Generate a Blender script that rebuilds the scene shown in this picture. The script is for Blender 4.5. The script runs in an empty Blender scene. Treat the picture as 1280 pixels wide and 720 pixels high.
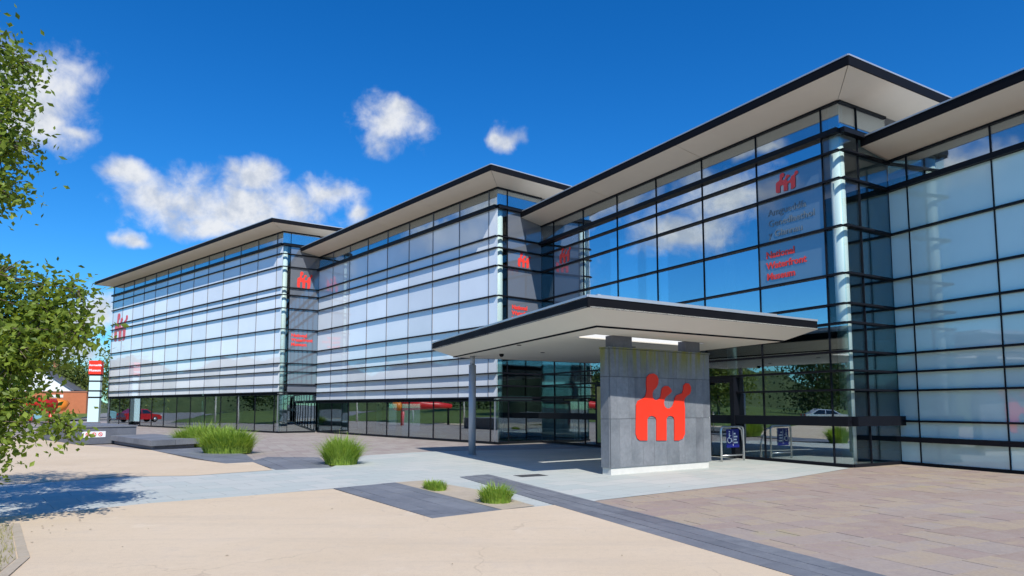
import bpy, bmesh, math, random
from mathutils import Vector, Matrix
random.seed(7)
C = bpy.context.scene.collection
R = math.radians
sc = bpy.context.scene

# ------------------------------------------------------------------ camera
F_PX, HORIZON, PRINC = 830.0, 509.0, 437.0
cam_d = bpy.data.cameras.new('camera'); cam = bpy.data.objects.new('camera', cam_d); C.objects.link(cam)
cam.location = (0, 0, 1.65)
cam.rotation_euler = (R(90) + math.atan((HORIZON - PRINC) / F_PX), 0, 0)
cam_d.sensor_width = 36; cam_d.lens = 36 * F_PX / 1280
cam_d.shift_y = (PRINC - 360) / 1280
cam_d.clip_start = 0.1; cam_d.clip_end = 3000
sc.camera = cam

# ------------------------------------------------------------------ sun, exposure
SUN_AZ, SUN_EL = R(163.8), R(44.8)          # where the sun stands (clockwise from +Y)
sun_d = bpy.data.lights.new('sun', 'SUN'); sun = bpy.data.objects.new('sun', sun_d); C.objects.link(sun)
sun_d.energy = 5.0; sun_d.angle = R(0.53); sun_d.color = (1.0, 0.955, 0.88)
sdir = Vector((math.sin(SUN_AZ) * math.cos(SUN_EL), math.cos(SUN_AZ) * math.cos(SUN_EL), math.sin(SUN_EL)))
sun.rotation_euler = sdir.to_track_quat('Z', 'Y').to_euler()
sc.view_settings.view_transform = 'Standard'; sc.view_settings.look = 'None'
sc.view_settings.exposure = 0.0; sc.view_settings.gamma = 1.0
sc.cycles.caustics_reflective = False; sc.cycles.caustics_refractive = False
sc.cycles.max_bounces = 7; sc.cycles.transparent_max_bounces = 16
sc.cycles.sample_clamp_indirect = 6.0

# ------------------------------------------------------------------ node helper
class NT:
    def __init__(s, tree): s.t = tree; s.t.nodes.clear()
    def n(s, typ, **kw):
        nd = s.t.nodes.new(typ)
        for k, v in kw.items():
            if k.startswith('i_'):
                key = k[2:]; key = int(key) if key.isdigit() else key.replace('_', ' ')
                s.put(nd.inputs[key], v)
            else: setattr(nd, k, v)
        return nd
    def put(s, sock, v):
        if hasattr(v, 'is_output'): s.t.links.new(v, sock)
        elif hasattr(v, 'outputs'): s.t.links.new(v.outputs[0], sock)
        else: sock.default_value = v
    def math(s, op, a, b=None, c=None, clamp=False):
        nd = s.n('ShaderNodeMath', operation=op, use_clamp=clamp)
        s.put(nd.inputs[0], a)
        if b is not None: s.put(nd.inputs[1], b)
        if c is not None: s.put(nd.inputs[2], c)
        return nd.outputs[0]
    def vm(s, op, a, b=None):
        nd = s.n('ShaderNodeVectorMath', operation=op); s.put(nd.inputs[0], a)
        if b is not None: s.put(nd.inputs[1], b)
        return nd.outputs['Value'] if op in ('DOT_PRODUCT', 'LENGTH', 'DISTANCE') else nd.outputs[0]
    def mix(s, fac, a, b, blend='MIX'):
        nd = s.n('ShaderNodeMix', data_type='RGBA', blend_type=blend)
        s.put(nd.inputs[0], fac); s.put(nd.inputs[6], a); s.put(nd.inputs[7], b); return nd.outputs[2]
    def ramp(s, fac, a, b, interp='SMOOTHSTEP', lo=0.0, hi=1.0):
        nd = s.n('ShaderNodeMapRange', interpolation_type=interp)
        s.put(nd.inputs[0], fac); nd.inputs[1].default_value = a; nd.inputs[2].default_value = b
        nd.inputs[3].default_value = lo; nd.inputs[4].default_value = hi; return nd.outputs[0]
    def noise(s, vec, scale, detail=5, rough=0.55, dist=0.0):
        nd = s.n('ShaderNodeTexNoise'); s.put(nd.inputs['Vector'], vec)
        nd.inputs['Scale'].default_value = scale; nd.inputs['Detail'].default_value = detail
        nd.inputs['Roughness'].default_value = rough; nd.inputs['Distortion'].default_value = dist
        return nd.outputs['Fac']
def rgb(r, g, b): return (r, g, b, 1.0)

# ------------------------------------------------------------------ world: clear sky with fair-weather clouds
world = bpy.data.worlds.new('World'); sc.world = world; world.use_nodes = True
w = NT(world.node_tree)
sky = w.n('ShaderNodeTexSky', sky_type='NISHITA', sun_disc=False, sun_elevation=SUN_EL, sun_rotation=SUN_AZ,
          altitude=0, air_density=1.0, dust_density=0.2, ozone_density=3.0)
hs = w.n('ShaderNodeHueSaturation'); hs.inputs['Saturation'].default_value = 1.38; hs.inputs['Value'].default_value = 1.0
w.put(hs.inputs['Color'], sky.outputs[0])
tint = w.mix(1.0, hs.outputs[0], rgb(0.46, 0.94, 1.23), 'MULTIPLY')
dirv = w.n('ShaderNodeTexCoord').outputs['Generated']
dirn = w.vm('NORMALIZE', dirv)
CLOUDS = [  # azimuth, elevation, half width, half height (degrees)
    (-23.0, 16.0, 7.2, 3.0), (-27.3, 15.6, 4.2, 2.2), (-30.0, 17.2, 2.8, 1.4), (-19.0, 16.0, 4.2, 2.2), (-21.5, 18.2, 3.2, 1.9), (-24.8, 14.3, 5.5, 1.5),
    (-15.7, 17.2, 3.4, 1.8), (-10.6, 23.0, 3.0, 2.1), (-10.0, 23.9, 1.8, 1.4), (-0.3, 22.9, 1.5, 1.3),
    (-37.0, 22.0, 4.0, 3.4), (-37.6, 19.6, 4.4, 2.4), (-34.2, 19.2, 2.0, 1.0), (-32.4, 7.0, 3.4, 2.0), (-33.0, 4.0, 4.0, 1.5), (-29.8, 12.4, 1.4, 0.7), (-13.0, 15.7, 1.8, 1.0),
    (-70.0, 18.0, 5.5, 3.0), (-76.0, 14.6, 5.5, 2.2), (-80.5, 17.3, 5.5, 2.6), (-64.0, 12.0, 5.0, 2.5), (-82, 20.8, 3.5, 0.8), (-47, 12, 7, 3.2), (-56, 21, 5, 2.2), (-93, 17, 6, 2.4), (-104, 24, 7, 3.0), (-118, 13, 7, 3.0)]
best = None
warp = w.n('ShaderNodeTexNoise'); w.put(warp.inputs['Vector'], dirn); warp.inputs['Scale'].default_value = 14; warp.inputs['Detail'].default_value = 3
wv = w.vm('SUBTRACT', warp.outputs['Color'], (0.5, 0.5, 0.5))
sc_ = w.n('ShaderNodeVectorMath', operation='SCALE'); w.put(sc_.inputs[0], wv); sc_.inputs['Scale'].default_value = 0.075
dwarp = w.vm('ADD', dirn, sc_.outputs[0])
for az, el, hw, hh in CLOUDS:
    a, e = R(az), R(el)
    c = Vector((math.sin(a) * math.cos(e), math.cos(a) * math.cos(e), math.sin(e)))
    rr = Vector((math.cos(a), -math.sin(a), 0)); uu = rr.cross(c)
    dv = w.vm('SUBTRACT', dwarp, tuple(c))
    cx = w.n('ShaderNodeCombineXYZ')
    w.put(cx.inputs[0], w.vm('DOT_PRODUCT', dv, tuple(rr / R(hw))))
    w.put(cx.inputs[1], w.vm('DOT_PRODUCT', dv, tuple(uu / R(hh))))
    w.put(cx.inputs[2], w.vm('DOT_PRODUCT', dv, tuple(c / 0.3)))
    m = w.math('SUBTRACT', 1.0, w.vm('LENGTH', cx.outputs[0]))
    best = m if best is None else w.math('SMOOTH_MAX', best, m, 0.15)
n1 = w.noise(dirn, 26, 8, 0.6, 0.3)
n2 = w.noise(dirn, 75, 4, 0.6)
mm = w.math('ADD', best, w.math('MULTIPLY', w.math('SUBTRACT', n1, 0.52), 1.45))
mm = w.math('ADD', mm, w.math('MULTIPLY', w.math('SUBTRACT', n2, 0.5), 0.32))
# scattered small clouds over the rest of the dome, at the density of the part in view
sep = w.n('ShaderNodeSeparateXYZ'); w.put(sep.inputs[0], dirn)
zz = w.math('ADD', w.math('MAXIMUM', sep.outputs[2], 0.0), 0.12)
flat = w.n('ShaderNodeCombineXYZ')
w.put(flat.inputs[0], w.math('DIVIDE', sep.outputs[0], zz)); w.put(flat.inputs[1], w.math('DIVIDE', sep.outputs[1], zz))
gen = w.math('SUBTRACT', w.noise(flat.outputs[0], 0.75, 8, 0.58), 0.67)
gen = w.math('MULTIPLY', gen, 7.0)
inview = w.ramp(w.vm('DOT_PRODUCT', dirn, tuple(Vector((-0.35, 0.90, 0.25)).normalized())), 0.30, 0.62)
gen = w.math('SUBTRACT', gen, w.math('MULTIPLY', inview, 4.0))
mm = w.math('MAXIMUM', mm, gen)
mask = w.ramp(mm, -0.12, 0.88)
thick = w.ramp(w.noise(w.vm('ADD', dirn, (0.012, 0.0, 0.03)), 22, 6, 0.6), 0.36, 0.62)
ccol = w.mix(thick, rgb(4.4, 4.8, 5.5), rgb(6.8, 6.9, 7.0))
mask = w.math('MULTIPLY', mask, 0.93)
skyc = w.mix(mask, tint, ccol)
bg = w.n('ShaderNodeBackground'); w.put(bg.inputs[0], skyc); bg.inputs[1].default_value = 0.13
wo = w.n('ShaderNodeOutputWorld'); w.put(wo.inputs[0], bg.outputs[0])

# ------------------------------------------------------------------ materials
MATS = {}
def mat(name):
    m = bpy.data.materials.new(name); m.use_nodes = True; MATS[name] = m
    t = NT(m.node_tree); out = t.n('ShaderNodeOutputMaterial')
    return m, t, out
def objcoord(t): return t.n('ShaderNodeTexCoord').outputs['Object']
def wpos(t): return t.n('ShaderNodeNewGeometry').outputs['Position']
def bump(t, h, strength=0.3, dist=0.01):
    b = t.n('ShaderNodeBump'); b.inputs['Strength'].default_value = strength; b.inputs['Distance'].default_value = dist
    t.put(b.inputs['Height'], h); return b.outputs[0]
def rnd(t): return t.n('ShaderNodeObjectInfo').outputs['Random']

def paint(name, col, rough=0.5, metal=0.0, var=0.12, scale=3.0, spec=0.5, coat=0.0):
    m, t, o = mat(name); p = t.n('ShaderNodeBsdfPrincipled')
    nz = t.noise(wpos(t), scale, 5, 0.6)
    c2 = tuple(max(0, c * (1 - var)) for c in col) + (1,); c1 = tuple(min(1, c * (1 + var)) for c in col) + (1,)
    t.put(p.inputs['Base Color'], t.mix(nz, c2, c1))
    t.put(p.inputs['Roughness'], t.ramp(nz, 0.2, 0.8, 'LINEAR', max(0, rough - 0.06), min(1, rough + 0.08)))
    p.inputs['Metallic'].default_value = metal; p.inputs['Specular IOR Level'].default_value = spec
    p.inputs['Coat Weight'].default_value = coat
    t.put(o.inputs[0], p.outputs[0]); return m

paint('dark_frame', (0.007, 0.008, 0.012), 0.5, 0.0, 0.25, 6, 0.18)
paint('fascia_dark', (0.007, 0.007, 0.009), 0.6, 0.0, 0.2, 2, 0.1)
paint('mullion_grey', (0.16, 0.17, 0.19), 0.5, 0, 0.1, 3)
paint('metal_trim', (0.55, 0.56, 0.57), 0.4, 0.6, 0.1, 2)
paint('soffit', (0.86, 0.79, 0.66), 0.65, 0, 0.07, 0.9)
paint('canopy_soffit', (0.74, 0.70, 0.60), 0.6, 0, 0.06, 0.9)
paint('white_paint', (0.80, 0.81, 0.80), 0.5, 0, 0.04, 1.2)
paint('column_white', (0.78, 0.80, 0.78), 0.45, 0, 0.05, 1.5)
paint('column_teal', (0.16, 0.42, 0.45), 0.4, 0, 0.08, 1.5)
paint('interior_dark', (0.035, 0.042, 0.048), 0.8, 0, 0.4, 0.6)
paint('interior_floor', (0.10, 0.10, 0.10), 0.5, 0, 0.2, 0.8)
paint('roof_membrane', (0.42, 0.43, 0.44), 0.7, 0, 0.1, 0.7)
paint('steel', (0.62, 0.63, 0.64), 0.32, 0.85, 0.1, 6)
paint('grey_post', (0.40, 0.42, 0.46), 0.42, 0.2, 0.08, 3)
paint('emblem_red', (0.86, 0.035, 0.010), 0.5, 0, 0.05, 3)
paint('emblem_film', (0.86, 0.06, 0.045), 0.25, 0, 0.06, 3)
paint('letter_grey', (0.155, 0.20, 0.235), 0.3, 0, 0.1, 3)
paint('letter_white', (0.85, 0.85, 0.85), 0.4, 0, 0.03, 3)
paint('sign_blue', (0.010, 0.014, 0.16), 0.35, 0, 0.15, 4)
paint('concrete_plinth', (0.62, 0.60, 0.55), 0.8, 0, 0.15, 5)
paint('steel_dark', (0.12, 0.12, 0.125), 0.5, 0.6, 0.2, 6)
paint('rubber', (0.02, 0.02, 0.02), 0.8, 0, 0.2, 5)
paint('car_red', (0.45, 0.012, 0.02), 0.22, 0.1, 0.05, 2, 0.5, 0.8)
paint('car_teal', (0.20, 0.38, 0.42), 0.25, 0.1, 0.05, 2, 0.5, 0.8)
paint('car_silver', (0.55, 0.57, 0.58), 0.25, 0.4, 0.05, 2, 0.5, 0.8)
paint('car_glass', (0.01, 0.013, 0.016), 0.06, 0, 0.1, 2, 0.8)
paint('bark', (0.13, 0.10, 0.07), 0.9, 0, 0.4, 14)
paint('birch_bark', (0.62, 0.60, 0.55), 0.8, 0, 0.3, 8)
paint('house_white', (0.80, 0.80, 0.79), 0.75, 0, 0.05, 0.6)
paint('roof_slate', (0.12, 0.125, 0.14), 0.7, 0, 0.25, 2)
paint('brick_orange', (0.52, 0.17, 0.075), 0.85, 0, 0.18, 2)
paint('brick_cap', (0.36, 0.15, 0.09), 0.85, 0, 0.2, 2)
paint('pale_glass_panel', (0.62, 0.80, 0.82), 0.15, 0, 0.04, 1)
paint('sculpture_red', (0.62, 0.02, 0.018), 0.35, 0, 0.08, 2)
paint('sculpture_orange', (0.75, 0.22, 0.02), 0.4, 0, 0.1, 2)
paint('poster_yellow', (0.62, 0.50, 0.14), 0.5, 0, 0.25, 3)
paint('pale_stone', (0.42, 0.40, 0.36), 0.85, 0, 0.2, 1)

def glass(name, refl, tintc, rough=0.0, fres=1.0, wob=0.004):
    m, t, o = mat(name)
    lw = t.n('ShaderNodeFresnel')
    t.put(lw.inputs['IOR'], t.math('SUBTRACT', 1.52, t.math('MULTIPLY', t.n('ShaderNodeNewGeometry').outputs['Backfacing'], 1.52 - 1 / 1.52)))   # a thin pane: same reflection from both sides
    nz = t.noise(wpos(t), 0.55, 2, 0.5)
    b = bump(t, nz, wob * 10, 0.05)
    fac = t.math('ADD', t.math('MULTIPLY', lw.outputs[0], fres), refl, clamp=True)
    fac = t.math('MULTIPLY', fac, t.ramp(rnd(t), 0, 1, 'LINEAR', 0.88, 1.06), clamp=True)
    tr = t.n('ShaderNodeBsdfTransparent'); tr.inputs[0].default_value = tintc + (1,)
    gl = t.n('ShaderNodeBsdfGlossy'); gl.inputs['Roughness'].default_value = rough
    gl.inputs['Color'].default_value = (0.90, 0.96, 1.0, 1); t.put(gl.inputs['Normal'], b)
    mx = t.n('ShaderNodeMixShader'); t.put(mx.inputs[0], fac)
    t.put(mx.inputs[1], tr.outputs[0]); t.put(mx.inputs[2], gl.outputs[0])
    t.put(o.inputs[0], mx.outputs[0]); return m
glass('glass_mirror', 0.60, (0.62, 0.70, 0.70))
glass('glass_clear', 0.02, (0.93, 0.985, 0.975))
glass('glass_clerestory', 0.34, (0.78, 0.86, 0.86))
glass('glass_ground', 0.30, (0.56, 0.70, 0.70))
glass('glass_teal', 0.12, (0.72, 0.89, 0.91))

def panel(name, col, refl=0.22, rough=0.03, var=0.10, dif_rough=0.6):
    """opaque back-painted glass panel: a pale coating under a reflecting pane"""
    m, t, o = mat(name)
    r = rnd(t); nz = t.noise(wpos(t), 0.35, 4, 0.6)
    k = t.ramp(t.math('ADD', t.math('MULTIPLY', r, 0.5), t.math('MULTIPLY', nz, 0.5)), 0.2, 0.8, 'LINEAR', 1 - var, 1 + var * 0.4)
    cc = t.n('ShaderNodeVectorMath', operation='SCALE'); cc.inputs[0].default_value = col; t.put(cc.inputs['Scale'], k)
    df = t.n('ShaderNodeBsdfDiffuse'); t.put(df.inputs[0], cc.outputs[0]); df.inputs['Roughness'].default_value = dif_rough
    gl = t.n('ShaderNodeBsdfGlossy'); gl.inputs['Roughness'].default_value = rough; gl.inputs[0].default_value = (0.92, 0.97, 1, 1)
    t.put(gl.inputs['Normal'], bump(t, t.noise(wpos(t), 0.5, 2, 0.5), 0.05, 0.05))
    fr = t.n('ShaderNodeFresnel'); fr.inputs['IOR'].default_value = 1.5
    fac = t.math('ADD', fr.outputs[0], refl, clamp=True)
    mx = t.n('ShaderNodeMixShader'); t.put(mx.inputs[0], fac); t.put(mx.inputs[1], df.outputs[0]); t.put(mx.inputs[2], gl.outputs[0])
    t.put(o.inputs[0], mx.outputs[0]); return m
panel('panel_white', (0.75, 0.78, 0.81), 0.12, var=0.17)
panel('panel_grey', (0.18, 0.20, 0.235), 0.13)
panel('panel_film', (0.125, 0.18, 0.225), 0.20)
panel('panel_teal', (0.66, 0.86, 0.82), 0.09, var=0.2)

def stone(name, cols, rough=0.8, scale=6.0, bumpd=0.004, objvar=True, big=0.5, stain=None):
    m, t, o = mat(name); p = t.n('ShaderNodeBsdfPrincipled'); pos = wpos(t)
    fine = t.noise(pos, scale * 6, 6, 0.65); mid = t.noise(pos, scale, 5, 0.6); bigN = t.noise(pos, big, 4, 0.6)
    if objvar:
        cr = t.n('ShaderNodeValToRGB'); cr.color_ramp.interpolation = 'LINEAR'
        els = cr.color_ramp.elements
        while len(els) < len(cols): els.new(0.5)
        for i, c in enumerate(cols): els[i].position = i / (len(cols) - 1); els[i].color = c + (1,)
        t.put(cr.inputs[0], t.math('ADD', t.math('MULTIPLY', rnd(t), 0.8), t.math('MULTIPLY', t.math('SUBTRACT', mid, 0.4), 0.6), clamp=True))
        base = cr.outputs[0]
    else: base = t.mix(t.ramp(mid, 0.3, 0.7, 'LINEAR'), cols[0] + (1,), cols[1] + (1,))
    base = t.mix(t.ramp(fine, 0.3, 0.75, 'LINEAR', 0, 0.45), base, rgb(*[c * 0.62 for c in cols[0]]))
    base = t.mix(t.ramp(bigN, 0.35, 0.7, 'LINEAR', 0, 0.3), base, rgb(*[min(1, c * 1.25) for c in cols[-1]]))
    if stain: base = t.mix(t.ramp(t.noise(pos, 0.9, 4, 0.65, 0.6), 0.58, 0.72, 'SMOOTHSTEP', 0, 0.5), base, stain + (1,))
    t.put(p.inputs['Base Color'], base); p.inputs['Roughness'].default_value = rough
    p.inputs['Specular IOR Level'].default_value = 0.3
    t.put(p.inputs['Normal'], bump(t, t.math('ADD', t.math('MULTIPLY', fine, 0.5), mid), 0.5, bumpd))
    t.put(o.inputs[0], p.outputs[0]); return m
stone('sandstone', [(0.35, 0.26, 0.21), (0.40, 0.325, 0.27), (0.365, 0.275, 0.235), (0.45, 0.36, 0.25), (0.40, 0.335, 0.285), (0.325, 0.265, 0.23)], 0.78, 4.0, 0.006, True, 0.4, (0.40, 0.35, 0.17))
stone('slate', [(0.125, 0.135, 0.155), (0.20, 0.21, 0.23), (0.155, 0.165, 0.185), (0.26, 0.27, 0.285)], 0.6, 5.0, 0.004, True, 0.6)
stone('slate_wall', [(0.12, 0.13, 0.155), (0.17, 0.18, 0.205)], 0.6, 3.0, 0.004, False)
stone('sign_slate', [(0.11, 0.12, 0.135), (0.235, 0.245, 0.26), (0.155, 0.17, 0.185), (0.28, 0.29, 0.305)], 0.55, 2.2, 0.002, True, 0.8)
def sign_stone():
    m = MATS['sign_slate']; t = NT.__new__(NT); t.t = m.node_tree
    p = next(n for n in t.t.nodes if n.type == 'BSDF_PRINCIPLED'); src = p.inputs['Base Color'].links[0].from_socket
    pos = wpos(t); mp = t.n('ShaderNodeMapping'); mp.inputs['Scale'].default_value = (7, 7, 0.5); t.put(mp.inputs['Vector'], pos)
    sp = t.n('ShaderNodeSeparateXYZ'); t.put(sp.inputs[0], pos)
    drip = t.math('MULTIPLY', t.ramp(t.noise(mp.outputs[0], 1.0, 4, 0.6), 0.38, 0.62), t.ramp(sp.outputs[2], 2.25, 3.12))
    t.put(p.inputs['Base Color'], t.mix(t.math('MULTIPLY', drip, 0.85), src, rgb(0.20, 0.19, 0.02)))
sign_stone()
stone('soil', [(0.42, 0.35, 0.26), (0.50, 0.42, 0.32)], 0.95, 5.0, 0.02, False)
stone('asphalt', [(0.20, 0.195, 0.19), (0.25, 0.24, 0.23)], 0.9, 3.0, 0.004, False)
stone('joint', [(0.21, 0.18, 0.145), (0.26, 0.22, 0.18)], 0.95, 8.0, 0.004, False)

def sand():
    m, t, o = mat('sand_resin'); p = t.n('ShaderNodeBsdfPrincipled'); pos = wpos(t)
    f = t.noise(pos, 120, 3, 0.7); md = t.noise(pos, 2.2, 6, 0.6); bgn = t.noise(pos, 0.28, 4, 0.6)
    base = t.mix(t.ramp(bgn, 0.3, 0.7, 'LINEAR'), rgb(0.66, 0.525, 0.365), rgb(0.75, 0.61, 0.445))
    base = t.mix(t.ramp(f, 0.35, 0.72, 'LINEAR', 0, 0.5), base, rgb(0.42, 0.31, 0.205))
    g2 = t.noise(pos, 34, 4, 0.75); base = t.mix(t.ramp(g2, 0.56, 0.70, 'LINEAR', 0, 0.35), base, rgb(0.40, 0.31, 0.23))
    mp = t.n('ShaderNodeMapping'); mp.inputs['Rotation'].default_value = (0, 0, R(24)); mp.inputs['Scale'].default_value = (0.25, 2.4, 1); t.put(mp.inputs['Vector'], pos)
    base = t.mix(t.ramp(t.noise(mp.outputs[0], 0.8, 5, 0.7), 0.52, 0.75, 'LINEAR', 0, 0.35), base, rgb(0.47, 0.385, 0.30))
    base = t.mix(t.ramp(t.noise(pos, 0.9, 3, 0.5, 1.0), 0.62, 0.72, 'SMOOTHSTEP', 0, 0.22), base, rgb(0.78, 0.68, 0.55))
    base = t.mix(t.ramp(md, 0.55, 0.8, 'LINEAR', 0, 0.30), base, rgb(0.50, 0.43, 0.36))
    # a few hairline cracks and scuffs
    wp = t.n('ShaderNodeTexVoronoi', feature='DISTANCE_TO_EDGE'); wp.inputs['Scale'].default_value = 0.32
    wn = t.n('ShaderNodeTexNoise'); t.put(wn.inputs['Vector'], pos); wn.inputs['Scale'].default_value = 1.6; wn.inputs['Detail'].default_value = 5
    t.put(wp.inputs['Vector'], t.vm('ADD', pos, wn.outputs['Color']))
    crack = t.math('MULTIPLY', t.ramp(wp.outputs['Distance'], 0.0, 0.006, 'LINEAR', 1, 0), t.ramp(t.noise(pos, 0.5, 3, 0.5), 0.47, 0.56))
    md2 = t.noise(pos, 9.0, 5, 0.7); base = t.mix(t.ramp(md2, 0.5, 0.75, 'LINEAR', 0, 0.28), base, rgb(0.45, 0.36, 0.265))
    base = t.mix(t.math('MULTIPLY', crack, 0.28), base, rgb(0.25, 0.19, 0.14))
    t.put(p.inputs['Base Color'], base); p.inputs['Roughness'].default_value = 0.92; p.inputs['Specular IOR Level'].default_value = 0.2
    t.put(p.inputs['Normal'], bump(t, f, 0.5, 0.004)); t.put(o.inputs[0], p.outputs[0])
sand()
def concrete():
    m, t, o = mat('pale_concrete'); p = t.n('ShaderNodeBsdfPrincipled'); pos = wpos(t)
    mp = t.n('ShaderNodeMapping'); mp.inputs['Rotation'].default_value = (0, 0, R(-40)); t.put(mp.inputs['Vector'], pos)
    br = t.n('ShaderNodeTexBrick'); t.put(br.inputs['Vector'], mp.outputs[0]); br.inputs['Scale'].default_value = 1.0
    br.inputs['Brick Width'].default_value = 0.9; br.inputs['Row Height'].default_value = 0.6; br.inputs['Mortar Size'].default_value = 0.006
    br.inputs['Color1'].default_value = rgb(0.46, 0.505, 0.47); br.inputs['Color2'].default_value = rgb(0.55, 0.555, 0.51); br.inputs['Mortar'].default_value = rgb(0.27, 0.275, 0.26)
    f = t.noise(pos, 70, 4, 0.7); md = t.noise(pos, 1.3, 6, 0.65)
    base = t.mix(t.ramp(f, 0.35, 0.75, 'LINEAR', 0, 0.3), br.outputs['Color'], rgb(0.34, 0.35, 0.33))
    base = t.mix(t.ramp(md, 0.5, 0.8, 'LINEAR', 0, 0.4), base, rgb(0.42, 0.43, 0.40))
    t.put(p.inputs['Base Color'], base); p.inputs['Roughness'].default_value = 0.8; p.inputs['Specular IOR Level'].default_value = 0.3
    t.put(p.inputs['Normal'], bump(t, t.math('SUBTRACT', t.math('MULTIPLY', f, 0.4), br.outputs['Fac']), 0.35, 0.003)); t.put(o.inputs[0], p.outputs[0])
concrete()
def farpave():
    m, t, o = mat('sandstone_far'); p = t.n('ShaderNodeBsdfPrincipled'); pos = wpos(t)
    mp = t.n('ShaderNodeMapping'); mp.inputs['Rotation'].default_value = (0, 0, R(66)); t.put(mp.inputs['Vector'], pos)
    br = t.n('ShaderNodeTexBrick'); t.put(br.inputs['Vector'], mp.outputs[0]); br.inputs['Scale'].default_value = 1.0
    br.inputs['Brick Width'].default_value = 0.7; br.inputs['Row Height'].default_value = 0.42; br.inputs['Mortar Size'].default_value = 0.006
    br.inputs['Color1'].default_value = rgb(0.31, 0.25, 0.225); br.inputs['Color2'].default_value = rgb(0.39, 0.345, 0.30); br.inputs['Mortar'].default_value = rgb(0.20, 0.17, 0.15)
    md = t.noise(pos, 0.8, 6, 0.65)
    base = t.mix(t.ramp(md, 0.4, 0.75, 'LINEAR', 0, 0.45), br.outputs['Color'], rgb(0.40, 0.36, 0.31))
    t.put(p.inputs['Base Color'], base); p.inputs['Roughness'].default_value = 0.8
    t.put(p.inputs['Normal'], bump(t, t.noise(pos, 12, 4, 0.6), 0.4, 0.005)); t.put(o.inputs[0], p.outputs[0])
farpave()
def foliage(name, c1, c2, trans=0.4):
    m, t, o = mat(name); g = t.n('ShaderNodeNewGeometry')
    k = g.outputs['Random Per Island']; nz = t.noise(g.outputs['Position'], 1.6, 3, 0.5)
    col = t.mix(t.math('ADD', t.math('MULTIPLY', k, 0.6), t.math('MULTIPLY', nz, 0.4)), c1 + (1,), c2 + (1,))
    p = t.n('ShaderNodeBsdfPrincipled'); t.put(p.inputs['Base Color'], col); p.inputs['Roughness'].default_value = 0.5
    p.inputs['Specular IOR Level'].default_value = 0.35
    tl = t.n('ShaderNodeBsdfTranslucent'); t.put(tl.inputs[0], t.mix(1.0, col, rgb(1.35, 1.25, 0.5), 'MULTIPLY'))
    mx = t.n('ShaderNodeMixShader'); mx.inputs[0].default_value = trans
    t.put(mx.inputs[1], p.outputs[0]); t.put(mx.inputs[2], tl.outputs[0]); t.put(o.inputs[0], mx.outputs[0])
foliage('leaf_near', (0.045, 0.10, 0.014), (0.34, 0.43, 0.06), 0.42)
foliage('leaf_pale', (0.12, 0.17, 0.04), (0.22, 0.26, 0.07), 0.4)
foliage('leaf_dark', (0.03, 0.06, 0.015), (0.07, 0.11, 0.03), 0.3)
foliage('grass_blade', (0.15, 0.31, 0.03), (0.44, 0.54, 0.11), 0.4)
stone('hill_green', [(0.04, 0.065, 0.025), (0.09, 0.12, 0.045)], 0.95, 0.35, 0.5, False, 0.03)
foliage('dead_leaf', (0.10, 0.065, 0.03), (0.26, 0.18, 0.08), 0.2)
foliage('dry_grass', (0.25, 0.24, 0.07), (0.45, 0.40, 0.18), 0.3)
stone('lawn_green', [(0.075, 0.12, 0.025), (0.13, 0.18, 0.045)], 0.95, 2.0, 0.03, False)

# ------------------------------------------------------------------ geometry helpers
def link(o, parent=None):
    C.objects.link(o)
    if parent is not None: o.parent = parent
    return o
def tag(o, label=None, cat=None, group=None, kind=None):
    if label: o['label'] = label
    if cat: o['category'] = cat
    if group: o['group'] = group
    if kind: o['kind'] = kind
    return o
def empty(name, loc=(0, 0, 0), rz=0.0, parent=None):
    o = bpy.data.objects.new(name, None); o.location = loc; o.rotation_euler = (0, 0, rz); o.empty_display_size = 0.3
    return link(o, parent)
def mesh_obj(name, verts, faces, m, parent=None, smooth=False, loc=None, rz=None):
    me = bpy.data.meshes.new(name); me.from_pydata([tuple(v) for v in verts], [], faces); me.update()
    me.materials.append(MATS[m])
    if smooth:
        for p in me.polygons: p.use_smooth = True
    o = bpy.data.objects.new(name, me)
    if loc is not None: o.location = loc
    if rz is not None: o.rotation_euler = (0, 0, rz)
    return link(o, parent)
BOX = {}
BV = [(-.5, -.5, -.5), (.5, -.5, -.5), (.5, .5, -.5), (-.5, .5, -.5), (-.5, -.5, .5), (.5, -.5, .5), (.5, .5, .5), (-.5, .5, .5)]
BF = [(0, 3, 2, 1), (4, 5, 6, 7), (0, 1, 5, 4), (1, 2, 6, 5), (2, 3, 7, 6), (3, 0, 4, 7)]
def box(name, m, centre, size, parent=None, rz=0.0, rot=None):
    if m not in BOX:
        me = bpy.data.meshes.new('box_' + m); me.from_pydata(BV, [], BF); me.update(); me.materials.append(MATS[m]); BOX[m] = me
    o = bpy.data.objects.new(name, BOX[m]); o.location = centre; o.scale = size
    o.rotation_euler = rot if rot else (0, 0, rz)
    return link(o, parent)
def prism(name, poly, z0, z1, m, parent=None, loc=None, rz=None):
    """poly: 2D outline (any winding), extruded from z0 to z1 (z1 may be a list for a sloped top)"""
    a = sum(poly[i][0] * poly[(i + 1) % len(poly)][1] - poly[(i + 1) % len(poly)][0] * poly[i][1] for i in range(len(poly)))
    if a < 0: poly = poly[::-1]
    n = len(poly)
    v = [(x, y, z0) for x, y in poly] + [(x, y, z1) for x, y in poly]
    f = [tuple(range(n - 1, -1, -1)), tuple(range(n, 2 * n))] + [(i, (i + 1) % n, n + (i + 1) % n, n + i) for i in range(n)]
    return mesh_obj(name, v, f, m, parent, loc=loc, rz=rz)
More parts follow.
